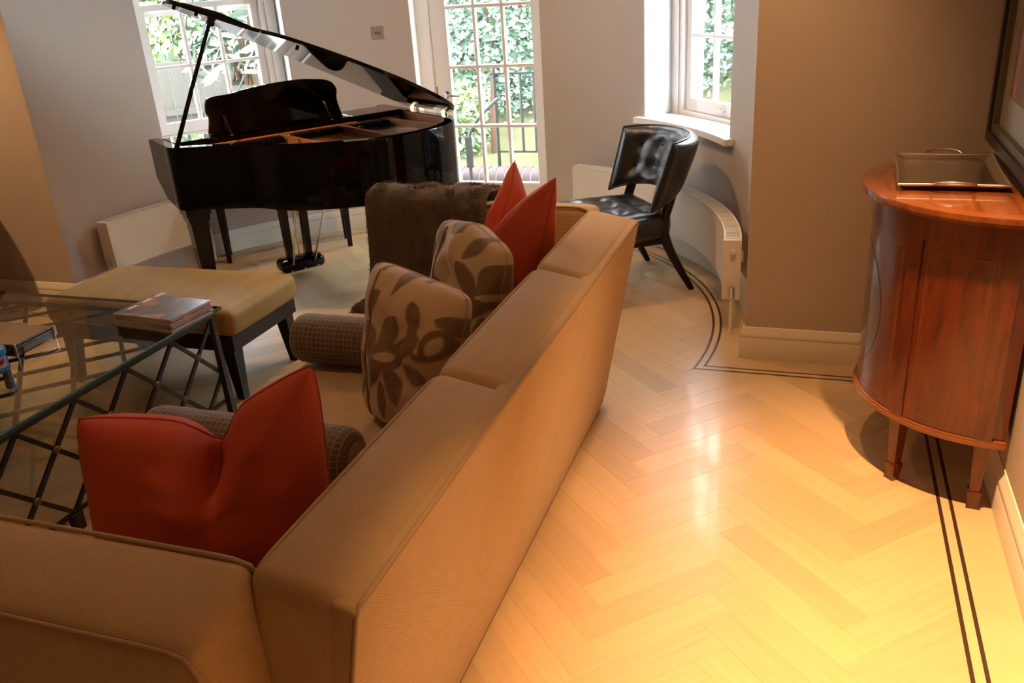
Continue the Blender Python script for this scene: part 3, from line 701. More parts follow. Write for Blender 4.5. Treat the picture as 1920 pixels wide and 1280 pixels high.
def carc(mb, f0, f1, r0, r1, z0, z1, step=3.0):
    n = max(1, int(math.ceil((f1-f0)/step))); v = []; f = []
    for i in range(n+1):
        p = f0+(f1-f0)*i/n
        for r, z in ((r0, z0), (r1, z0), (r1, z1), (r0, z1)): v.append(cp(p, r, z))
    for i in range(n):
        for k in range(4): f.append([i*4+k, i*4+(k+1) % 4, (i+1)*4+(k+1) % 4, (i+1)*4+k])
    f.append([0, 1, 2, 3]); f.append([n*4+k for k in (3, 2, 1, 0)]); return mb.add(v, f)
def halfdisc(r, z0, z1, n=48): return prismvf([(-r*sin(pi*i/n), -r*cos(pi*i/n)) for i in range(n+1)], z0, z1)
mb = MB()
for r, z0, z1 in ((.448, .924, .930), (.4525, .930, .936), (.455, .936, .948), (.4535, .948, .951)): mb.add(*halfdisc(r, z0, z1))
mb.mk('top', M_CABT, CAB, 30)
c = MB(); carc(c, 0, 180, .405, .452, .9508, .9516); c.mk('crossbanding', M_CABX, CAB, 30)
mk('carcass', *halfdisc(.405, .245, .924), M_CAB, CAB, 30)
fz = MB(); carc(fz, 0, 180, .40, .418, .845, .924); fz.mk('frieze', M_CAB, CAB, 30)
bm_ = MB(); carc(bm_, 0, 180, .38, .422, .232, .245); carc(bm_, 0, 180, .38, .418, .245, .252); bm_.mk('base_moulding', M_CABX, CAB, 30)
LEGS = (8.5, 46.5, 133.5, 171.5)
for f0, f1, nm in ((11.8, 43.2, 'side_panel'), (49.8, 130.2, 'door'), (136.8, 168.2, 'side_panel')):
    d = MB(); carc(d, f0, f1, .40, .411, .252, .843); dd = d.mk(nm, M_CAB, CAB, 30)
    g = math.degrees(.020/.411)
    for r_in, w_ in ((0.0, .0035), (.008, .0018)):
        gg = g+math.degrees(r_in/.411); s = MB(); dz = .028+r_in; w = math.degrees(w_/.411)
        carc(s, f0+gg, f1-gg, .4108, .4116, .252+dz, .252+dz+w_); carc(s, f0+gg, f1-gg, .4108, .4116, .843-dz-w_, .843-dz)
        carc(s, f0+gg, f0+gg+w, .4108, .4116, .252+dz, .843-dz); carc(s, f1-gg-w, f1-gg, .4108, .4116, .252+dz, .843-dz); s.mk('stringing', M_STRINGING, dd)
    if nm == 'door':
        n = 40; rings = 8; v = []; f = []
        for k in range(rings+1):
            for i in range(n): a = 2*pi*i/n; q = k/rings; v.append(cp(90+math.degrees(.185/.411)*q*cos(a), .4122, .548+.215*q*sin(a)))
        for k in range(rings):
            for i in range(n): f.append([k*n+i, k*n+(i+1) % n, (k+1)*n+(i+1) % n, (k+1)*n+i])
        m0 = len(v); v += [cp(math.degrees(math.atan2(-q.x, -q.y)), .4105, q.z) for q in v]; f += [[i+m0 for i in g_][::-1] for g_ in f]
        mk('oval_inlay', v, f, M_OVAL, dd, 40)
for p in LEGS:
    s = MB(); carc(s, p-3.2, p+3.2, .40, .4165, .245, .845, 1.6); st = s.mk('stile', M_CAB, CAB, 30)
    ctr = cp(p, .392, 0); rot = Matrix.Translation(ctr) @ Matrix.Rotation(radians(-p) if True else 0, 4, 'Z')
    def fr4(mb, z0, z1, a, b): 
        v = []
        for z, h in ((z0, a), (z1, b)):
            for i, j in ((-1, -1), (1, -1), (1, 1), (-1, 1)): v.append(Vector((i*h, j*h, z)))
        return mb.add(v, [[3, 2, 1, 0], [4, 5, 6, 7], [0, 1, 5, 4], [1, 2, 6, 5], [2, 3, 7, 6], [3, 0, 4, 7]])
    l = MB(); fr4(l, .062, .236, .0145, .022); fr4(l, 0.055, .064, .0205, .0195); fr4(l, 0, .056, .013, .0205); l.xf(rot).mk('leg', M_CAB, CAB)
# silver tray on the cabinet
TR_ = thing('silver_tray', 'rectangular silver tray with loop handles on the half-round cabinet', 'tray', (0.405, 3.11, 0.9517), radians(-2.0))
tw, tl = .155, .232
b = MB(); v = []; f = []
rings = [(.80, .86, .006), (.86, .90, .007), (.93, .95, .016), (1.0, 1.0, .021), (1.015, 1.01, .019), (.99, .99, .015), (.92, .94, .003), (.80, .86, .0)]
nseg = 24
def rect(i, ax, ay):
    t = 8*i/(nseg*2)
    s = i/(nseg*2)*4; k = int(s) % 4; u = s-int(s)
    c4 = [(-1, -1), (1, -1), (1, 1), (-1, 1)]; a_, b_ = c4[k], c4[(k+1) % 4]
    x = a_[0]+(b_[0]-a_[0])*u; y = a_[1]+(b_[1]-a_[1])*u; q = (1-(2*u-1)**2); sc = 1-.025*q
    return x*ax*sc, y*ay*sc
m = nseg*2
for ax, ay, z in rings:
    for i in range(m): x, y = rect(i, tw*ax, tl*ay); v.append((x, y, z))
for k in range(len(rings)-1):
    for i in range(m): f.append([k*m+i, k*m+(i+1) % m, (k+1)*m+(i+1) % m, (k+1)*m+i])
f.append(list(range(m))); f.append([(len(rings)-1)*m+i for i in range(m)][::-1]); mk('dish', v, f, M_SILVER, TR_, 40)
rp = [rect(i, tw*1.006, tl*1.004) for i in range(m)]; rp.append(rp[0])
MB().tube([(x, y, .0205) for x, y in rp], .0042, 8, False).mk('beaded_rim', M_SILVER, TR_, 60)
for sy in (-1, 1): MB().tube([(-.062, sy*tl*.985, .018)]+[(-.062*cos(pi*k/10), sy*(tl*.985+.030*sin(pi*k/10)), .018+.016*sin(pi*k/10)) for k in range(1, 10)]+[(.062, sy*tl*.985, .018)], .0042, 8).mk('handle', M_SILVER, TR_, 60)
# framed picture on the right wall
PIC = thing('framed_picture', 'large dark framed picture hanging above the half-round cabinet', 'picture', (XR, 2.86, 0.985), 0)
py0, py1, pz = -.70, .70, 1.05
def fring(mb, i0, i1, x0, x1):
    for (a_, b_) in (((py0+i0, i0), (py1-i0, i1)), ((py0+i0, pz-i1), (py1-i0, pz-i0)), ((py0+i0, i1), (py0+i1, pz-i1)), ((py1-i1, i1), (py1-i0, pz-i1))):
        mb.box((x0, a_[0], a_[1]), (x1, b_[0], b_[1]))
    return mb
fring(MB(), 0, .034, -.045, -.002).mk('frame', P('black_frame', (0.012, 0.010, 0.008), 0.35), PIC)
fring(MB(), .034, .062, -.034, -.002).mk('frame_slip', P('bronze_slip', (0.12, 0.095, 0.05), 0.5), PIC)
fring(MB(), .062, .17, -.015, -.002).mk('mount', P('grey_mount_card', (0.30, 0.28, 0.22), 0.8), PIC)
def art():
    m, nt, b_ = newmat('abstract_print'); b_.inputs['Roughness'].default_value = .7; tc = N(nt, 'ShaderNodeTexCoord'); mp = N(nt, 'ShaderNodeMapping'); mp.inputs['Scale'].default_value = (1, 5, 1); nt.links.new(tc.outputs['Object'], mp.inputs[0])
    n1 = N(nt, 'ShaderNodeTexNoise', i_Scale=2.0, i_Detail=5.0); nt.links.new(mp.outputs[0], n1.inputs['Vector']); cr = N(nt, 'ShaderNodeValToRGB'); e = cr.color_ramp.elements
    e[0].position = .35; e[0].color = (.12, .06, .05, 1); e[1].position = .65; e[1].color = (.42, .20, .12, 1); nt.links.new(n1.outputs['Fac'], cr.inputs[0]); nt.links.new(cr.outputs[0], b_.inputs['Base Color']); return m
mk('print', *boxvf((-.012, py0+.17, .17), (-.002, py1-.17, pz-.17)), art(), PIC)

# ------------------------------------------------------------------ grand piano (local x = towards the tail, y = treble -> bass)
PI_ = thing('grand_piano', 'black lacquered baby grand piano with its lid propped open', 'piano', (-3.492, 3.903, 0), radians(-36))
RT0, RZ0 = 0.93, 0.60
ctrl = [(.30, 0), (.42, .012), (.55, .17), (.685, .315), (.87, .405), (1.02, .57), (1.13, .79), (1.165, .98), (1.12, 1.19), (1.0, 1.36), (.83, 1.455), (.70, 1.46)]
cur = [(q.x, q.y) for q in catmull([(a_, b_, 0) for a_, b_ in ctrl], 7)]
outer = [(0, 0), (.15, 0)]+cur+[(.35, 1.46), (.15, 1.46), (0, 1.46)]
def inset(pl, d):
    o = []
    for i, p in enumerate(pl):
        a_ = Vector(pl[max(i-1, 0)]); b_ = Vector(pl[min(i+1, len(pl)-1)]); t_ = (b_-a_).normalized(); n_ = Vector((-t_.y, t_.x)); o.append((p[0]+n_.x*d, p[1]+n_.y*d))
    return o
inner = inset(outer, .055)
def rim_zb(x): return .72 if x < .03 else (.72-(x-.03)/.15*.12 if x < .18 else RZ0)
v = []; f = []
for (a_, b_) in zip(outer, inner):
    zb = rim_zb(a_[0]); v += [(*a_, zb), (*a_, RT0-.006), (a_[0]*.997+b_[0]*.003, a_[1]*.9+b_[1]*.1, RT0), (*b_, RT0), (*b_, zb)]
for i in range(len(outer)-1):
    for k in range(5): f.append([i*5+k, i*5+(k+1) % 5, (i+1)*5+(k+1) % 5, (i+1)*5+k])
f.append([0, 1, 2, 3, 4]); f.append([(len(outer)-1)*5+k for k in (4, 3, 2, 1, 0)])
mk('rim', v, f, M_BLK, PI_, 40)
inl = inset(outer, .0565); v = []; f = []
for a_ in inl[2:-2]: v += [(*a_, .80), (*a_, RT0-.004)]
for i in range(len(inl)-5): f.append([2*i, 2*i+1, 2*i+3, 2*i+2])
v2 = inset(outer, .055)[2:-2]; m0 = len(v); 
mk('inner_rim_veneer', v, f, M_MAHOG, PI_, 40)
bed = inset(outer, .03); bed = [p for p in bed if p[0] >= 0]
mk('bottom_board', *prismvf([(max(.1, p[0]), min(max(p[1], .03), 1.43)) for p in bed], .64, .66), M_BLK, PI_)
ins = [p for p in inset(outer, .057) if p[0] > .2]; ins = [(.24, .058)]+ins[1:-1]+[(.24, 1.403)]
mk('soundboard', *prismvf(ins, .80, .815), M_MAHOG, PI_)
ins2 = [p for p in inset(outer, .085) if p[0] > .26]; ins2 = [(.30, .09)]+ins2[1:-1]+[(.30, 1.375)]
mk('iron_plate', *prismvf(ins2, .846, .860), M_PLATE, PI_)
# plate struts, damper rail, strings
for (a_, b_) in (((.32, .30), (.66, .37)), ((.32, .62), (.94, .66)), ((.32, .98), (1.07, 1.00)), ((.32, 1.27), (.93, 1.33))):
    MB().bar((a_[0], a_[1], .882), (b_[0], b_[1], .882), .022, .044).mk('plate_strut', M_PLATE, PI_)
MB().box((.30, .07, .858), (.335, 1.39, .90), .004).mk('pin_block_rail', P('orange_rail', (0.75, 0.27, 0.06), 0.3, coat=.3), PI_)
MB().box((.40, .10, .866), (.425, 1.35, .896), .004).mk('damper_rail', M_WOODB, PI_)
dm = MB()
for k in range(64):
    y = .13+.0187*k
    if not any(abs(y-q) < .02 for q in (.30, .62, .98, 1.27)): dm.box((.385, y-.005, .868), (.44, y+.005, .903))
tag(dm.mk('dampers', M_WOODB, PI_), kind='stuff')
st = MB()
def rim_x(y):
    best = .4
    for i in range(len(cur)-1):
        (xa, ya), (xb, yb) = cur[i], cur[i+1]
        if min(ya, yb) <= y <= max(ya, yb) and abs(yb-ya) > 1e-6: best = max(best, xa+(xb-xa)*(y-ya)/(yb-ya))
    return best
for k in range(74):
    y = .11+.0172*k; st.bar((.34, y, .868), (max(.46, rim_x(y+.03)-.16), y+.02, .868), .0022, .0022)
tag(st.mk('strings', M_STRING, PI_), kind='stuff')
fl = MB()
for k in range(2, 7):
    y = .16+.15*k; x1 = max(.5, rim_x(y)-.20); fl.bar((x1, y-.06, .874), (max(.5, rim_x(y+.15)-.20), y+.07, .874), .05, .016)
fl.mk('red_felt_strip', M_FELT, PI_)
for (x_, y_) in ((.46, .63), (.60, 1.0), (.55, .31)): MB().lathe([(.014, .86), (.012, .905), (.017, .912), (.0, .918)], (x_, y_, 0), 14).mk('plate_bolt', M_STEEL, PI_, 40)
# keyboard end: key bed, cheek blocks, closed fallboard
MB().box((-.03, .06, .60), (.22, 1.40, .70), .006).mk('key_bed', M_BLK, PI_)
MB().box((-.035, .06, .66), (-.005, 1.40, .725), .004).mk('key_slip', M_BLK, PI_)
MB().box((.0, .055, .70), (.19, .115, .80), .006).mk('cheek_block', M_BLK, PI_); MB().box((.0, 1.345, .70), (.19, 1.405, .80), .006).mk('cheek_block', M_BLK, PI_)
MB().box((.02, .115, .725), (.20, 1.345, .755), .01).mk('fallboard', M_BLK, PI_)
MB().box((.20, .058, .70), (.235, 1.402, .915), .003).mk('stretcher', M_BLK, PI_)
# music shelf and desk
MB().box((.07, .058, .912), (.30, .24, .934), .004).mk('side_shelf', M_BLK, PI_); MB().box((.07, 1.09, .912), (.33, 1.402, .934), .004).mk('side_shelf', M_BLK, PI_)
MB().box((.10, .24, .914), (.29, 1.09, .930), .003).mk('desk_shelf', M_BLK, PI_)
dk = [(.265, .945), (.285, 1.02), (.275, 1.06), (.29, 1.115), (.325, 1.132), (.42, 1.136), (.52, 1.150), (.66, 1.162), (.82, 1.166), (.93, 1.156), (.99, 1.146), (1.03, 1.125), (1.05, 1.085), (1.04, 1.03), (1.055, .945)]
dks = catmull([(0, a_, b_) for a_, b_ in dk], 5); n = len(dks); v = [(.222+(q.z-.94)*(-.12), q.y, q.z) for q in dks]+[(.24+(q.z-.94)*(-.12), q.y, q.z) for q in dks]
desk = mk('music_desk', v, [list(range(n)), list(range(n, 2*n))[::-1]]+[[i, (i+1) % n, n+(i+1) % n, n+i] for i in range(n)], M_BLK, PI_, 30)
MB().box((.215, .27, .930), (.262, 1.05, .948), .003).mk('desk_ledge', M_BLK, desk)
for y_ in (.36, .95): MB().bar((.33, y_, .935), (.243, y_, 1.03), .014, .006).mk('desk_support', M_BRASS, desk)
# lid: main leaf hinged on the straight side, front leaf folded back on top of it
LA = radians(27.0)
def lidp(x, s, d): return Vector((x, 1.465-s*cos(LA)-d*sin(LA)*1.0, .942+s*sin(LA)-d*cos(LA)*-1.0)) if False else Vector((x, 1.465-s*cos(LA)+d*sin(LA), .942+s*sin(LA)+d*cos(LA)))
lo = [(p[0]+(.012 if p[0] > .4 else 0), 1.465-p[1]+.012) for p in cur]; lo = [(.27, 1.477)]+[p for p in lo if p[0] > .27]+[(.27, 0.0)]
def lid_prism(ol, d0, d1):
    n = len(ol); v = [lidp(x, s, d0) for x, s in ol]+[lidp(x, s, d1) for x, s in ol]
    return v, [list(range(n))[::-1], [n+i for i in range(n)]]+[[i, (i+1) % n, n+(i+1) % n, n+i] for i in range(n)]
lid = mk('lid', *lid_prism(lo, 0, .018), M_BLK, PI_, 30)
mk('front_lid_leaf', *lid_prism([(.28, 1.465), (.58, 1.30), (.58, .02), (.28, .02)], .0185, .036), M_BLK, lid, 30)
for x_ in (.38, .75):
    MB().box((x_-.03, 1.452, .925), (x_+.03, 1.458, .947), .001).tube([(x_-.03, 1.462, .945), (x_+.03, 1.462, .945)], .006, 8).mk('hinge', M_BRASS, lid, 40)
for x_, s_ in ((.36, 1.44), (.47, 1.36), (.8, .95)): a_ = lidp(x_, s_, 0); MB().tube([a_, lidp(x_, s_, -.012)], .009, 10).mk('rubber_stop', M_WOODB, lid)
pt = lidp(.44, 1.28, -.004); MB().tube([(.44, .028, RT0-.01), Vector((.44, .028, RT0)).lerp(pt, .5), pt], [.012, .0105, .010], 10).mk('lid_prop', M_BLK, PI_, 40)
MB().tube([pt+Vector((-.02, 0, -.01)), pt+Vector((.02, 0, -.01))], .017, 10).mk('prop_cup', M_BLK, PI_, 40)
# legs and pedal lyre
def frust(mb, c_, z0, z1, a0, a1):
    v = []
    for z, h in ((z0, a0), (z1, a1)):
        for i, j in ((-1, -1), (1, -1), (1, 1), (-1, 1)): v.append(Vector((c_[0]+i*h, c_[1]+j*h, z)))
    return mb.add(v, [[3, 2, 1, 0], [4, 5, 6, 7], [0, 1, 5, 4], [1, 2, 6, 5], [2, 3, 7, 6], [3, 0, 4, 7]])
for c_ in ((.27, .10), (.27, 1.36), (.86, 1.12)):
    l = MB(); frust(l, c_, .09, .54, .034, .050); frust(l, c_, .54, .60, .066, .070); frust(l, c_, .50, .54, .055, .060); frust(l, c_, .075, .09, .042, .042); lg = l.mk('leg', M_BLK, PI_)
    MB().tube([(c_[0]-.012, c_[1], .03), (c_[0]+.012, c_[1], .03)], .030, 18).mk('castor_wheel', M_BRASS, lg, 40); MB().box((c_[0]-.02, c_[1]-.02, .045), (c_[0]+.02, c_[1]+.02, .08), .004).mk('castor_fork', M_BRASS, lg)
ly = Vector((.12, .70, 0))
MB().box((.05, .56, .045), (.19, .84, .125), .03, None, 3).mk('lyre_box', M_BLK, PI_, 40)
for s_ in (-1, 1): l = MB(); frust(l, (.12, .70+s_*.062), .11, .62, .017, .027); l.mk('lyre_post', M_BLK, PI_)
MB().box((.06, .57, .585), (.20, .83, .62), .008).mk('lyre_top_block', M_BLK, PI_)
for s_ in (-1, 0, 1):
    MB().tube([(.12, .70+s_*.03, .11), (.12, .70+s_*.045, .60)], .0045, 8).mk('pedal_rod', M_BRASS, PI_, 40)
    MB().tube([(.06, .70+s_*.065, .085), (.0, .70+s_*.065, .078), (-.06, .70+s_*.065, .066)], [.012, .014, .018], 10).mk('pedal', M_BRASS, PI_, 40)
    MB().tube([(.185, .70+s_*.085, .062), (.192, .70+s_*.085, .062)], [.007, .005], 10).mk('lyre_screw', M_STEEL, PI_)
for s_ in (-1, 1): MB().tube([(.18, .70+s_*.07, .09), (.52, .70+s_*.10, .64)], .0065, 8).mk('lyre_brace', M_STEEL, PI_, 40)
# bench behind the piano
a_ = Vector((-3.64, 4.545)); b_ = Vector((-2.975, 5.02)); bd = (b_-a_).normalized()
BN = thing('piano_bench', 'long black piano bench standing behind the grand piano', 'bench', ((a_.x+b_.x)/2-bd.y*.10, (a_.y+b_.y)/2+bd.x*.10, 0), math.atan2(bd.y, bd.x)); hl = (b_-a_).length/2+.02
V, Fc = roundbox((2*hl, .26, .07), .025, (8, 5, 3), (0, 0, .012)); mk('seat_pad', [q+Vector((0, 0, .47)) for q in V], Fc, M_LEATHER, BN, 60)
MB().box((-hl+.01, -.118, .37), (hl-.01, .118, .438), .004).mk('apron', M_WOODB, BN)
for sx in (-1, 1):
    for sy in (-1, 1): l = MB(); frust(l, (sx*(hl-.03), sy*.10), 0, .40, .015, .023); l.mk('leg', M_WOODB, BN)

# ------------------------------------------------------------------ leather slipper chairs
def slipper_chair(label, loc, rz):
    """faces local -y"""
    t = thing('slipper_chair', label, 'chair', (*loc, 0), rz, 'tufted leather chairs')
    W, D = .56, .56
    V, Fc = roundbox((W, D, .15), .05, (22, 22, 3), (.02, .02, .02)); out = []
    btn = [(x_, y_) for y_ in (-.14, .02, .17) for x_ in (-.15, 0, .15)]
    for q in V:
        taper = 1.0-.10*max(0, q.y/(D/2)); p = Vector((q.x*taper, q.y, q.z))
        if q.z > .03:
            for bx, by in btn: d2 = ((p.x-bx)**2+(p.y-by)**2)/(.045**2); p.z -= .032*exp(-d2)
            p.z -= .008*exp(-((p.x/.03)**2) if abs(abs(p.x)-.075) < .075 and False else -99)
        p.z -= .05*max(0, (q.y+.05)/(D/2))*(0 if q.z > .03 else -.0)
        out.append(p+Vector((0, -.03, .365)))
    s = mk('seat', out, Fc, M_LEATHER, t, 180)
    for bx, by in btn: MB().lathe([(.009, 0), (.008, .004), (.0, .006)], (bx, by-.03, .424), 10).mk('button', M_LEATHER, s, 60)
    MB().box((-.24, -.27, .262), (.24, .20, .30), .01).mk('seat_rail', M_WOODB, t)
    # curved, tufted back
    nu, nv = 46, 22; V = []; Fc = []
    bt = [(u, v) for u in (-.62, -.2, .2, .62) for v in (.34, .70)]
    def bpnt(u, v, side):
        ang = u*radians(80); R = .295*(1+.08*v); x = R*sin(ang)*1.0; y = .065+R*cos(ang)*.80+.105*v
        z = .515-.055*abs(u)**2.2+(.30+.045*abs(u)**2.2)*v
        nrm = Vector((sin(ang), cos(ang), 0)).normalized()
        e = (max(0, (1-abs(u)**8)*(1-abs(2*v-1)**6)))**.5
        th = .064*e
        if side < 0:
            for bu, bv in bt: th -= .034*exp(-(((u-bu)/.13)**2+((v-bv)/.16)**2))*e
            th += .009*e*cos(u*2*pi/.41+pi)*(.4+.6*abs(2*v-1))
        return Vector((x, y, z))+nrm*(side*th)
    idx = {}
    for side in (-1, 1):
        for i in range(nu+1):
            for j in range(nv+1):
                u = sin((-1+2*i/nu)*pi/2)*.5+(-1+2*i/nu)*.5; vv = .5+.5*(sin((-1+2*j/nv)*pi/2)*.5+(-1+2*j/nv)*.5); ed = i in (0, nu) or j in (0, nv); key = (i, j) if ed else (i, j, side)
                if key not in idx: idx[key] = len(V); V.append(bpnt(u, vv, side))
        for i in range(nu):
            for j in range(nv):
                q = [idx.get((p_, r_), idx.get((p_, r_, side))) for p_, r_ in ((i, j), (i+1, j), (i+1, j+1), (i, j+1))]; Fc.append(q)
    bk = mk('backrest', V, Fc, M_LEATHER, t, 180)
    for u, v in bt: p = bpnt(u, v, -1); MB().lathe([(.010, -.003), (.009, .003), (.0, .005)], p, 10, 'y').mk('button', M_LEATHER, bk, 60)
    pp = [bpnt(-1+2*k/40, .0, 1) for k in range(41)]+[bpnt(1, k/12, 1) for k in range(1, 13)]+[bpnt(1-2*k/40, 1, 1) for k in range(1, 41)]+[bpnt(-1, 1-k/12, 1) for k in range(1, 13)]
    MB().tube(pp, .005, 6).mk('piping', M_LEATHER, bk, 60)
    for sx in (-1, 1):
        MB().tube(catmull([(sx*.285, .35, 0), (sx*.27, .285, .12), (sx*.255, .215, .27), (sx*.245, .20, .38), (sx*.245, .235, .50), (sx*.245, .275, .62)], 5), [.015+.012*min(1, k/10) for k in range(26)], 10).mk('rear_leg', M_WOODB, t, 60)
        MB().tube(catmull([(sx*.25, -.30, 0), (sx*.24, -.265, .14), (sx*.225, -.225, .28)], 6), [.014+.010*k/12 for k in range(13)], 10).mk('front_leg', M_WOODB, t, 60)
    MB().bar((0, .24, .34), (0, .335, .52), .06, .03, (0, 1, 0)).mk('back_splat', M_WOODB, t)
    return t
slipper_chair('black leather tufted chair with curved back beside the right window', (-1.05, 4.535), radians(-55))
slipper_chair('black leather tufted chair at the left edge, only its leg showing', (-4.70, 3.165), 0)

# ------------------------------------------------------------------ ottoman bench
OT = thing('ottoman', 'mustard hide ottoman on black tapered legs beside the glass table', 'ottoman', (-2.775, 3.03, 0))
V, Fc = roundbox((1.02, .52, .12), .035, (14, 10, 4), (0.004, 0.004, .022)); mk('cushion', [q+Vector((0, .0, .365)) for q in V], Fc, M_SUEDE, OT, 60)
MB().box((-.485, -.245, .235), (.485, .245, .308), .004).mk('apron', M_WOODB, OT)
for sx in (-1, 1):
    for sy in (-1, 1):
        mb = MB(); v = []
        for z, h, o_ in ((0, .018, .012), (.30, .034, -.01)):
            for i, j in ((-1, -1), (1, -1), (1, 1), (-1, 1)): v.append(Vector((sx*(.445+o_)+i*h, sy*(.205+o_*.6)+j*h, z)))
        mb.add(v, [[3, 2, 1, 0], [4, 5, 6, 7], [0, 1, 5, 4], [1, 2, 6, 5], [2, 3, 7, 6], [3, 0, 4, 7]]); mb.mk('leg', M_WOODB, OT)

# ------------------------------------------------------------------ glass coffee table with iron lattice
TX1, TY1, HS = -2.29, 2.682, .1222
NX, NY = 10, 10
TX0, TY0 = TX1-NX*HS, TY1-NY*HS
TB = thing('coffee_table', 'glass-topped coffee table with black iron diamond lattice', 'table', ((TX0+TX1)/2, (TY0+TY1)/2, 0)); to = Vector(TB.location)
g0, g1 = Vector((TX0-.03, TY0-.04, .446))-to, Vector((TX1+.002, TY1+.075, .459))-to
def gl_top():
    a_, b_ = g0, g1; bev = .004
    v = [(a_.x+bev, a_.y+bev, b_.z), (b_.x-bev, a_.y+bev, b_.z), (b_.x-bev, b_.y-bev, b_.z), (a_.x+bev, b_.y-bev, b_.z)]
    top = mk('glass_top', v, [[0, 1, 2, 3]], M_TGLASS, TB)
    w = [(a_.x, a_.y), (b_.x, a_.y), (b_.x, b_.y), (a_.x, b_.y)]; vv = []
    for (x, y), (sx, sy) in zip(w, ((1, 1), (-1, 1), (-1, -1), (1, -1))): vv += [(x+sx*bev, y+sy*bev, b_.z), (x, y, b_.z-bev), (x, y, a_.z), (x+sx*bev, y+sy*bev, a_.z)]
    f = []
    for k in range(4):
        n = (k+1) % 4
        for j in range(3): f.append([4*k+j, 4*k+j+1, 4*n+j+1, 4*n+j])
    mk('glass_edge', vv, f, M_TEDGE, top)
gl_top()
ZT, ZB = .432, .432-3*HS
def Lp(p): return Vector(p)-to
def lattice(nu, nv, fn, up):
    """diamond lattice on a grid of half diagonals; bars run corner to corner"""
    for d in (1, -1):
        for c0 in range(-nv, nu+nv+1):
            pts = []
            for i in range(nu+1):
                j = (i-c0) if d > 0 else (c0-i)
                if 0 <= j <= nv: pts.append((i, j))
            if len(pts) >= 2 and (pts[0][0]+pts[0][1]) % 2 == 0:
                MB().bar(Lp(fn(*pts[0])), Lp(fn(*pts[-1])), .0155, .010, up).mk('lattice_bar', M_IRON, TB)
ROS = None
def rosettes(nu, nv, fn, axis, sgn):
    global ROS
    for i in range(nu+1):
        for j in range(nv+1):
            if (i+j) % 2 == 0 and 0 < i < nu and 0 < j < nv:
                if ROS is None:
                    o = MB().lathe([(.014, -.004), (.014, .0055), (.010, .009), (.0, .010)], (0, 0, 0), 12).mk('rosette', M_OLDBRASS, TB, 50); ROS = o.data
                else: o = bpy.data.objects.new('rosette', ROS); link(o, TB)
                o.location = Lp(fn(i, j)); o.rotation_euler = (0, 0, 0) if axis == 'z' else ((0, radians(90)*sgn, 0) if axis == 'x' else (radians(-90)*sgn, 0, 0))
f_top = lambda i, j: (TX1-i*HS, TY1-j*HS, ZT)
f_r = lambda i, j: (TX1, TY1-i*HS, ZT-j*HS); f_l = lambda i, j: (TX0, TY1-i*HS, ZT-j*HS)
f_f = lambda i, j: (TX1-i*HS, TY1, ZT-j*HS); f_n = lambda i, j: (TX1-i*HS, TY0, ZT-j*HS)
lattice(NX, NY, f_top, (0, 0, 1)); lattice(NY, 3, f_r, (1, 0, 0)); lattice(NY, 3, f_l, (1, 0, 0))
rosettes(NX, NY, f_top, 'z', 1); rosettes(NY, 3, f_r, 'x', 1); rosettes(NY, 3, f_l, 'x', -1)
for (a_, b_) in (((TX0, TY0), (TX1, TY0)), ((TX1, TY0), (TX1, TY1)), ((TX1, TY1), (TX0, TY1)), ((TX0, TY1), (TX0, TY0))):
    MB().bar(Lp((*a_, .439)), Lp((*b_, .439)), .016, .013).mk('top_rail', M_IRON, TB)
    if a_[0] == b_[0]: MB().bar(Lp((*a_, ZB)), Lp((*b_, ZB)), .012, .012).mk('bottom_rail', M_IRON, TB)
for x in (TX0, TX1):
    for y in (TY0, TY1):
        sx = 1 if x == TX1 else -1; sy = 1 if y == TY1 else -1; mb = MB()
        v = [Lp((x+sx*k+(-1 if i else 1)*w, y+(-1 if j else 1)*w, z)) for z, w, k in ((0, .014, .012), (.44, .0105, 0)) for i, j in ((1, 1), (0, 1), (0, 0), (1, 0))]
        mb.add(v, [[3, 2, 1, 0], [4, 5, 6, 7], [0, 1, 5, 4], [1, 2, 6, 5], [2, 3, 7, 6], [3, 0, 4, 7]]).mk('post', M_IRON, TB)
MB().add(*[[Lp(q) for q in boxvf((TX1-.012, 1.80, 0), (TX1+.016, 1.845, ZB), .004)[0]], boxvf((TX1-.012, 1.80, 0), (TX1+.016, 1.845, ZB), .004)[1]]).mk('middle_foot', M_IRON, TB)
MB().add(*[[Lp(q) for q in boxvf((TX0-.012, 1.80, 0), (TX0+.016, 1.845, ZB), .004)[0]], boxvf((TX0-.012, 1.80, 0), (TX0+.016, 1.845, ZB), .004)[1]]).mk('middle_foot', M_IRON, TB)
# magazines
def cover_mat(name, bgc, figure):
    m, nt, b_ = newmat(name); b_.inputs['Roughness'].default_value = 0.25; tc = N(nt, 'ShaderNodeTexCoord')
    n1 = N(nt, 'ShaderNodeTexNoise', i_Scale=9.0, i_Detail=3.0, i_Distortion=1.0); nt.links.new(tc.outputs['Object'], n1.inputs['Vector'])
    cr = N(nt, 'ShaderNodeValToRGB'); e = cr.color_ramp.elements; e[0].position = .46; e[0].color = (*bgc, 1); e[1].position = .62; e[1].color = (*figure, 1); x = e.new(.54); x.color = (*[c*.5 for c in figure], 1)
    nt.links.new(n1.outputs['Fac'], cr.inputs[0]); nt.links.new(cr.outputs[0], b_.inputs['Base Color']); return m
M_PAPER = P('magazine_pages', (0.62, 0.58, 0.54), 0.7, var=.25, vscale=300, stretch=(.05, .05, 4)); M_INKW = P('white_print', (0.75, 0.72, 0.68), .4)
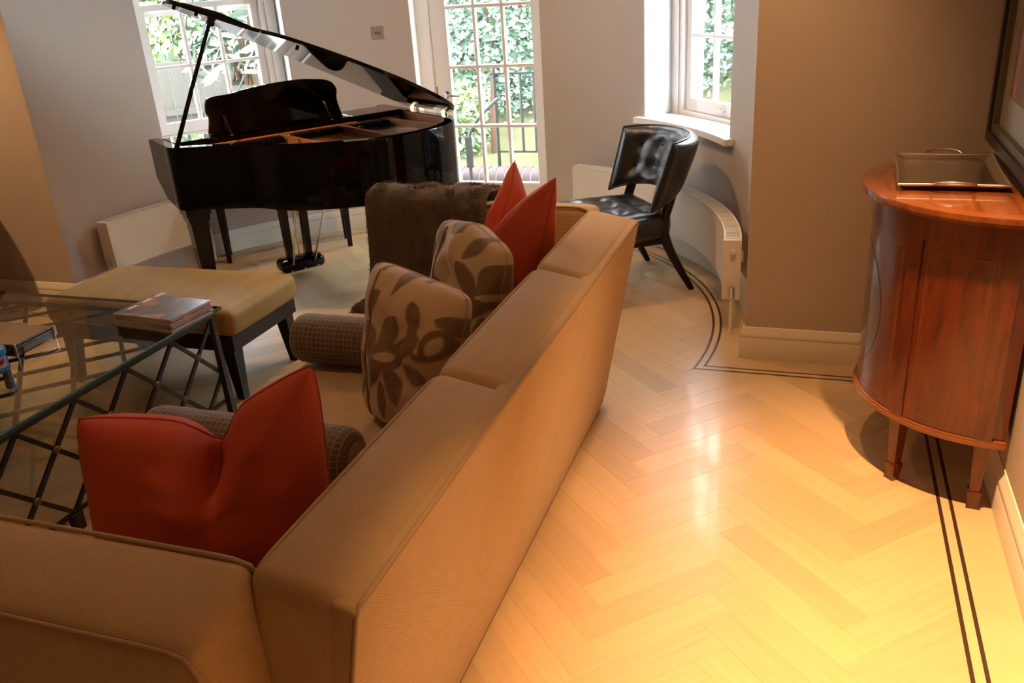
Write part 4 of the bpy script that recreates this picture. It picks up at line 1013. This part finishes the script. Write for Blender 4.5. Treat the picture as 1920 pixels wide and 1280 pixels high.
mags = [('bottom magazine of the stack on the glass table', .0135, 0.0, (0, 0), (.30, .26, .24), (.5, .3, .22)), ('second magazine from the bottom of the stack on the glass table', .013, 0.02, (-.004, .004), (.25, .22, .2), (.4, .3, .25)),
        ('third magazine from the bottom of the stack on the glass table', .012, -.025, (.004, .002), (.3, .1, .08), (.45, .3, .2)), ('top magazine with grey figure cover on the glass table', .011, .035, (-.006, .006), (.10, .092, .088), (.36, .17, .11))]
z = .4592
for lab, th, rot, (ox, oy), bgc, fig in mags:
    t = thing('magazine', lab, 'magazine', (-2.43+ox, 2.585+oy, z), radians(-6)+rot, 'magazine stack')
    w, h = .30, .225
    V = []; nseg = 10
    mk('pages', *boxvf((-w/2+.003, -h/2+.003, .0008), (w/2-.002, h/2-.003, th-.0008)), M_PAPER, t)
    cv = mk('cover', *boxvf((-w/2, -h/2, th-.0008), (w/2, h/2, th)), cover_mat('magazine_cover', bgc, fig), t)
    mk('back_cover', *boxvf((-w/2, -h/2, 0), (w/2, h/2, .0008)), cover_mat('magazine_back', bgc, fig), t)
    mk('spine', *boxvf((-w/2, -h/2-.0006, 0), (w/2, -h/2, th)), P('magazine_spine', (0.50, 0.42, 0.36), .4), t)
    if lab.startswith('top'):
        for k, (yy, ll) in enumerate(((.09, .06), (.02, .05), (-.06, .055))): mk('cover_line', *boxvf((-w/2+.018, yy, th), (-w/2+.018+ll*.35, yy+.05, th+.0003)), M_INKW, cv)
    if lab.startswith('second'): mk('red_spine_mark', *boxvf((w/2-.022, -h/2-.0009, .002), (w/2-.012, -h/2-.0005, .010)), M_RED, t)
    z += th+.0004
# lacquer box, flat case and blue tub at the left edge of the table
q = Vector((-2.735, 2.21)); BX = thing('trinket_box', 'dark lacquered box with silver edges on the glass table', 'box', (-2.815, 2.235, .4592), radians(93-90))
MB().box((-.075, -.095, .002), (.075, .095, .040), .005).mk('body', P('dark_lacquer', (0.02, 0.016, 0.014), 0.15, coat=.8), BX)
MB().box((-.077, -.097, .040), (.077, .097, .052), .005).mk('lid', P('brown_lacquer_lid', (0.10, 0.055, 0.04), 0.12, coat=1.0), BX)
MB().box((.0745, -.060, .010), (.0765, .02, .030), .0005).mk('front_label', P('old_plate', (.16, .14, .10), .4), BX)
for sy in (-1, 1): MB().box((.070, sy*.094-.004, .0), (.079, sy*.094+.004, .053), .002).mk('silver_corner', M_STEEL, BX)
FC = thing('flat_case', 'flat grey case behind the dark box on the glass table', 'box', (-3.00, 2.33, .4592), radians(4))
MB().box((-.075, -.06, .0), (.075, .06, .018), .003).mk('body', P('grey_case', (.16, .15, .15), .3), FC); MB().box((-.076, -.061, .018), (.076, .061, .025), .003).mk('lid', P('case_lid', (.20, .13, .11), .2, coat=.6), FC)
TU = thing('blue_tub', 'round blue plastic tub with printed label at the left edge', 'tub', (-2.712, 2.035, .4592))
M_BLUE = P('blue_plastic', (0.01, 0.13, 0.42), 0.25, coat=.4)
MB().lathe([(.038, 0), (.042, .003), (.043, .012), (.0405, .016), (.0405, .062), (.0425, .064)], (0, 0, 0), 36).mk('body', M_BLUE, TU, 40)
MB().lathe([(.0445, .064), (.0445, .082), (.041, .088), (.0, .089)], (0, 0, 0), 36).mk('lid', P('blue_lid', (0.02, 0.22, 0.50), .25, coat=.4), TU, 40)
lb = []; lf_ = []
for k in range(13):
    a_ = radians(-75+8*k); lb += [(.0409*cos(a_), .0409*sin(a_), .020), (.0409*cos(a_), .0409*sin(a_), .058)]
for k in range(12): lf_.append([2*k, 2*k+2, 2*k+3, 2*k+1])
lab = mk('label', lb, lf_, cover_mat('tub_label', (.55, .5, .5), (.35, .05, .05)), TU)

# ------------------------------------------------------------------ ceiling downlights (the room's own lamps)
def downlight(label, x, y, power, cone, blend=0.5, aim=(0, 0, -1), col=WARM, size=0.03):
    t = thing('recessed_downlight', label, 'light', (x, y, ZC), 0, 'ceiling downlights')
    v, f = lathevf([(.030, -.001), (.030, -.006), (.044, -.006), (.046, -.001)], (0, 0, 0), 24); mk('trim_ring', v, f[:-2], M_WHITE, t, 40)
    MB().lathe([(.029, -.003), (.029, -.002)], (0, 0, 0), 24).mk('lens', emis('lamp_lens', col, 12.0), t)
    l = bpy.data.lights.new('lamp', 'SPOT'); l.energy = power; l.color = col; l.spot_size = radians(cone); l.spot_blend = blend; l.shadow_soft_size = size
    o = bpy.data.objects.new('lamp', l); link(o, t); o.location = (0, 0, -.02); o.rotation_euler = Vector(aim).to_track_quat('-Z', 'Y').to_euler()
DL = [('downlight over the floor between sofa and cabinet', 0.27, 2.22, 740, 56, 1.0, (0, .0, -1)),
      ('downlight near the camera over the floor by the right wall', 0.27, 1.15, 720, 56, 1.0, (0, .0, -1)),
      ('downlight near the corner of the end wall', -.30, 3.15, 90, 70, .9, (0, .15, -1)),
      ('downlight before the left end wall', -4.55, 2.95, 190, 75, .8, (0, .22, -1)),
      ('downlight over the sofa seat', -1.75, 1.7, 25, 100, .9, (0, 0, -1)),
      ('downlight in the middle of the bow', -2.0, 4.4, 95, 140, .9, (0, 0, -1)),
      ('downlight aimed at the open piano from the left', -4.0, 3.25, 230, 44, 1.0, (1.15, .68, -1.75)),
      ('downlight behind the camera over the left', -3.4, -1.2, 40, 120, .9, (0, 0, -1)),
      ('downlight behind the camera over the right', -1.0, -1.6, 40, 120, .9, (0, 0, -1))]
for lab, x, y, pw, cn, bl, aim in DL: downlight(lab, x, y, pw, cn, bl, aim)

# ------------------------------------------------------------------ garden outside the bow
def leaf_mat(name, cols, rough=.45):
    m, nt, b = newmat(name); b.inputs['Roughness'].default_value = rough; ge = N(nt, 'ShaderNodeNewGeometry'); cr = N(nt, 'ShaderNodeValToRGB'); e = cr.color_ramp.elements
    for k, c in enumerate(cols):
        p = k/(len(cols)-1)
        x = e[0] if k == 0 else (e[1] if k == len(cols)-1 else e.new(p)); x.color = (*c, 1)
    e[len(e)-1].position = 1.0
    nt.links.new(ge.outputs['Random Per Island'], cr.inputs[0]); nt.links.new(cr.outputs[0], b.inputs['Base Color'])
    b.inputs['Subsurface Weight'].default_value = 0.0
    return m
M_IVY = leaf_mat('ivy_leaves', [(.02, .055, .03), (.05, .12, .06), (.09, .165, .10), (.15, .215, .155), (.06, .12, .075)])
M_LAUREL = leaf_mat('laurel_leaves', [(.03, .07, .02), (.08, .14, .03), (.20, .27, .05), (.09, .15, .06)])
M_RHODO = leaf_mat('rhododendron_leaves', [(.010, .030, .016), (.02, .05, .027), (.04, .075, .047)], .6)
M_BARK = P('brown_bark', (.09, .055, .03), .9, var=.4, vscale=20); M_GRASS = P('moss_lawn', (.075, .075, .03), .95, var=.5, vscale=8)
M_STONE = P('pale_paving', (.24, .23, .21), .85, var=.2, vscale=6); M_BRICK = P('brown_brick', (.055, .036, .034), .8, var=.3, vscale=14); M_MORTAR = P('pale_mortar', (.22, .21, .19), .9)
M_FENCE = P('grey_fence_board', (.055, .05, .04), .85, var=.25, vscale=4, stretch=(12, 12, 1))
def leaves(n, place, lo, hi, wr=.45, fold=.25, droop=0.0, facing=None):
    V = []; Fc = []
    for _ in range(n):
        p, up = place(); L = random.uniform(lo, hi); W = L*wr
        d = Vector((random.gauss(0, 1), random.gauss(0, 1), random.gauss(0, .7)-droop)).normalized()
        if facing is not None: nn = (facing+Vector((random.gauss(0, .5), random.gauss(0, .5), random.gauss(.2, .5)))).normalized(); d = (d-nn*d.dot(nn)).normalized()
        else: nn = d.orthogonal()
        s = d.cross(nn).normalized(); nn = s.cross(d); k = len(V)
        V += [p, p+d*L*.35+s*W/2+nn*W*fold, p+d*L*.75+s*W*.4+nn*W*fold, p+d*L, p+d*L*.75-s*W*.4+nn*W*fold, p+d*L*.35-s*W/2+nn*W*fold]
        Fc += [[k, k+1, k+2, k+3], [k, k+3, k+4, k+5]]
    return V, Fc
def shrub(name, label, cat, c, rad, n, lo, hi, mat, wr=.45, droop=0, group=None, stems=5, facing=None):
    c = Vector(c); t = thing(name, label, cat, (c.x, c.y, c.z-rad[2]), 0, group); b = Vector(t.location)
    def place():
        while True:
            q = Vector((random.uniform(-1, 1), random.uniform(-1, 1), random.uniform(-1, 1)))
            if .35 < (q.x**4+q.y**4+q.z**4)**.25 < 1: break
        q = q*(.8+.2*random.random()); return c+Vector((q.x*rad[0], q.y*rad[1], q.z*rad[2]))-b, None
    tag(mk('foliage', *leaves(n, place, lo, hi, wr, droop=droop, facing=facing), mat, t), kind='stuff')
    for k in range(stems):
        e = Vector((random.uniform(-.6, .6)*rad[0], random.uniform(-.6, .6)*rad[1], rad[2]*random.uniform(.9, 1.5)))
        MB().tube([(0.05*k-.1, 0, 0), e*.5+Vector((.05, .03, 0)), e], [.022, .016, .007], 7).mk('stem', M_BARK, t, 60)
    return t
tag(mk('ground_terrace', *boxvf((-9, 6.1, -.30), (6, 12.5, -.05)), M_STONE), kind='structure')
gv = [(-4.0, 7.25, .0), (3.5, 7.25, .0), (3.5, 9.5, .75), (-4.0, 9.5, .75), (-4, 7.25, -.1), (3.5, 7.25, -.1), (3.5, 9.5, -.1), (-4, 9.5, -.1)]
tag(mk('ground_bank', gv, [[0, 1, 2, 3], [0, 4, 5, 1], [1, 5, 6, 2], [2, 6, 7, 3], [3, 7, 4, 0], [4, 7, 6, 5]], M_GRASS), kind='structure')
st_ = tag(mk('stone_step', *boxvf((-2.95, 6.12, -.05), (-1.45, 6.50, .03), .01), M_STONE), 'pale stone step outside the garden door', 'step')
# rounded brick-on-edge coping
CPG = thing('brick_coping', 'rounded row of brown bricks edging the terrace outside the door', 'kerb', (-2.5, 7.05, -.05))
BRK = None
def half_round(w, r, h):
    prof = [(-r, 0), (-r, h)]+[(-r*cos(pi*k/8), h+r*.75*sin(pi*k/8)) for k in range(1, 8)]+[(r, h), (r, 0)]; n = len(prof)
    v = [(-w/2, y, z) for y, z in prof]+[(w/2, y, z) for y, z in prof]
    return v, [list(range(n)), [n+i for i in range(n)][::-1]]+[[i, (i+1) % n, n+(i+1) % n, n+i] for i in range(n)]
for k in range(22):
    if BRK is None: o = mk('brick', *half_round(.066, .115, .07), M_BRICK, CPG, 30); BRK = o.data
    else: o = bpy.data.objects.new('brick', BRK); link(o, CPG)
    o.location = (-.85+.078*k, .0, 0)
mk('mortar_bed', *half_round(.078*22, .110, .066), M_MORTAR, CPG, 30)
# iron railing
RL = thing('iron_railing', 'black iron garden railing seen through the glass door', 'railing', (-2.5, 7.22, 0))
MB().bar((-.20, 0, .862), (1.5, 0, .862), .03, .014).mk('top_rail', M_IRON, RL); MB().bar((-.18, 0, .20), (1.5, 0, .20), .026, .012).mk('bottom_rail', M_IRON, RL)
for k in range(13):
    x = -.17+.118*k; ext = k in (0, 4, 8, 12)
    MB().tube([(x, 0, .0 if ext else .20), (x, 0, .95 if ext else .862)], .012 if k else .016, 8).mk('baluster', M_IRON, RL, 40)
# handrail post that curves down beside the step
HP = thing('handrail_post', 'black curved iron handrail post beside the terrace step', 'railing', (-2.78, 6.80, -.05))
MB().tube(catmull([(0, 0, 0), (0, 0, .30), (.0, 0, .42), (.03, .03, .52), (.10, .08, .62), (.22, .18, .74)], 5), [.016]*26, 8).mk('post', M_IRON, HP, 40)
MB().box((-.025, -.02, .20), (.025, .02, .46), .005).mk('post_sleeve', M_IRON, HP)
tag(MB().tube([(-2.86, 7.6, -.05), (-2.85, 7.6, .4), (-2.83, 7.62, .85)], [.028, .024, .014], 10).mk('tree_trunk', P('orange_bark', (.09, .042, .02), .85, var=.3), smooth=60), 'slim orange-brown trunk behind the railing', 'tree')
TO_ROOM = Vector((.2, -1, .25))
for k, (x, y, z, rx, ry, rz_, n, mt, lab) in enumerate(((-4.45, 8.5, 1.4, .50, .55, 1.45, 2600, M_IVY, 'dense ivy bush filling the left of the door view'), (-3.1, 8.5, 1.6, .80, .55, 1.65, 4200, M_IVY, 'tall ivy hedge behind the railing in the door view'), (-1.45, 8.95, 1.75, .80, .5, 1.65, 4000, M_IVY, 'ivy hedge behind the bank right of the door view'),
        (.0, 8.0, 1.4, .62, .5, 1.45, 3600, M_IVY, 'ivy bush outside the right window'), (1.5, 7.5, 1.4, .8, .6, 1.45, 1600, M_IVY, 'ivy bush at the far right outside the bow'), (-3.20, 7.72, .36, .27, .28, .40, 700, M_LAUREL, 'low bright green bush beside the handrail post'))):
    shrub('ivy_bush', lab, 'bush', (x, y, z), (rx, ry, rz_), int(n*2.1), .035, .085, mt, .5, 0, 'garden bushes', 4, TO_ROOM)
# fence and plants outside the left window
FN = thing('garden_fence', 'grey weathered board fence outside the left window', 'fence', (-6.9, 7.75, -.05), radians(38))
FBD = None
for k in range(26):
    if FBD is None: o = mk('fence_board', *boxvf((-.07, -.010, 0), (.07, .010, 1.05), .003, 1), M_FENCE, FN); FBD = o.data
    else: o = bpy.data.objects.new('fence_board', FBD); link(o, FN)
    o.location = (-1.8+.146*k, .004*(k % 3), 0)
MB().box((-1.9, -.05, .50), (1.95, -.012, .56)).mk('fence_rail', M_FENCE, FN); MB().box((-1.9, -.05, .16), (1.95, -.012, .30)).mk('gravel_board', P('pale_gravel_board', (.12, .115, .105), .85), FN)
shrub('laurel_bush', 'pale green laurel growing over the garden fence', 'bush', (-7.3, 9.1, 1.75), (1.4, .35, .85), 3600, .07, .14, M_LAUREL, .5, 0, 'garden bushes', 5, Vector((.5, -.8, .3)))
shrub('rhododendron', 'dark rhododendron with long drooping leaves outside the left window', 'bush', (-4.95, 6.85, 1.62), (.50, .42, .75), 420, .16, .26, M_RHODO, .26, .5, 'garden bushes', 6)
tag(MB().box((-9.0, 9.6, -.1), (5, 9.9, 3.6)).mk('garden_wall', P('old_garden_wall', (.06, .075, .04), .9, var=.6, vscale=7)), 'mottled old garden wall behind the bushes', 'wall')
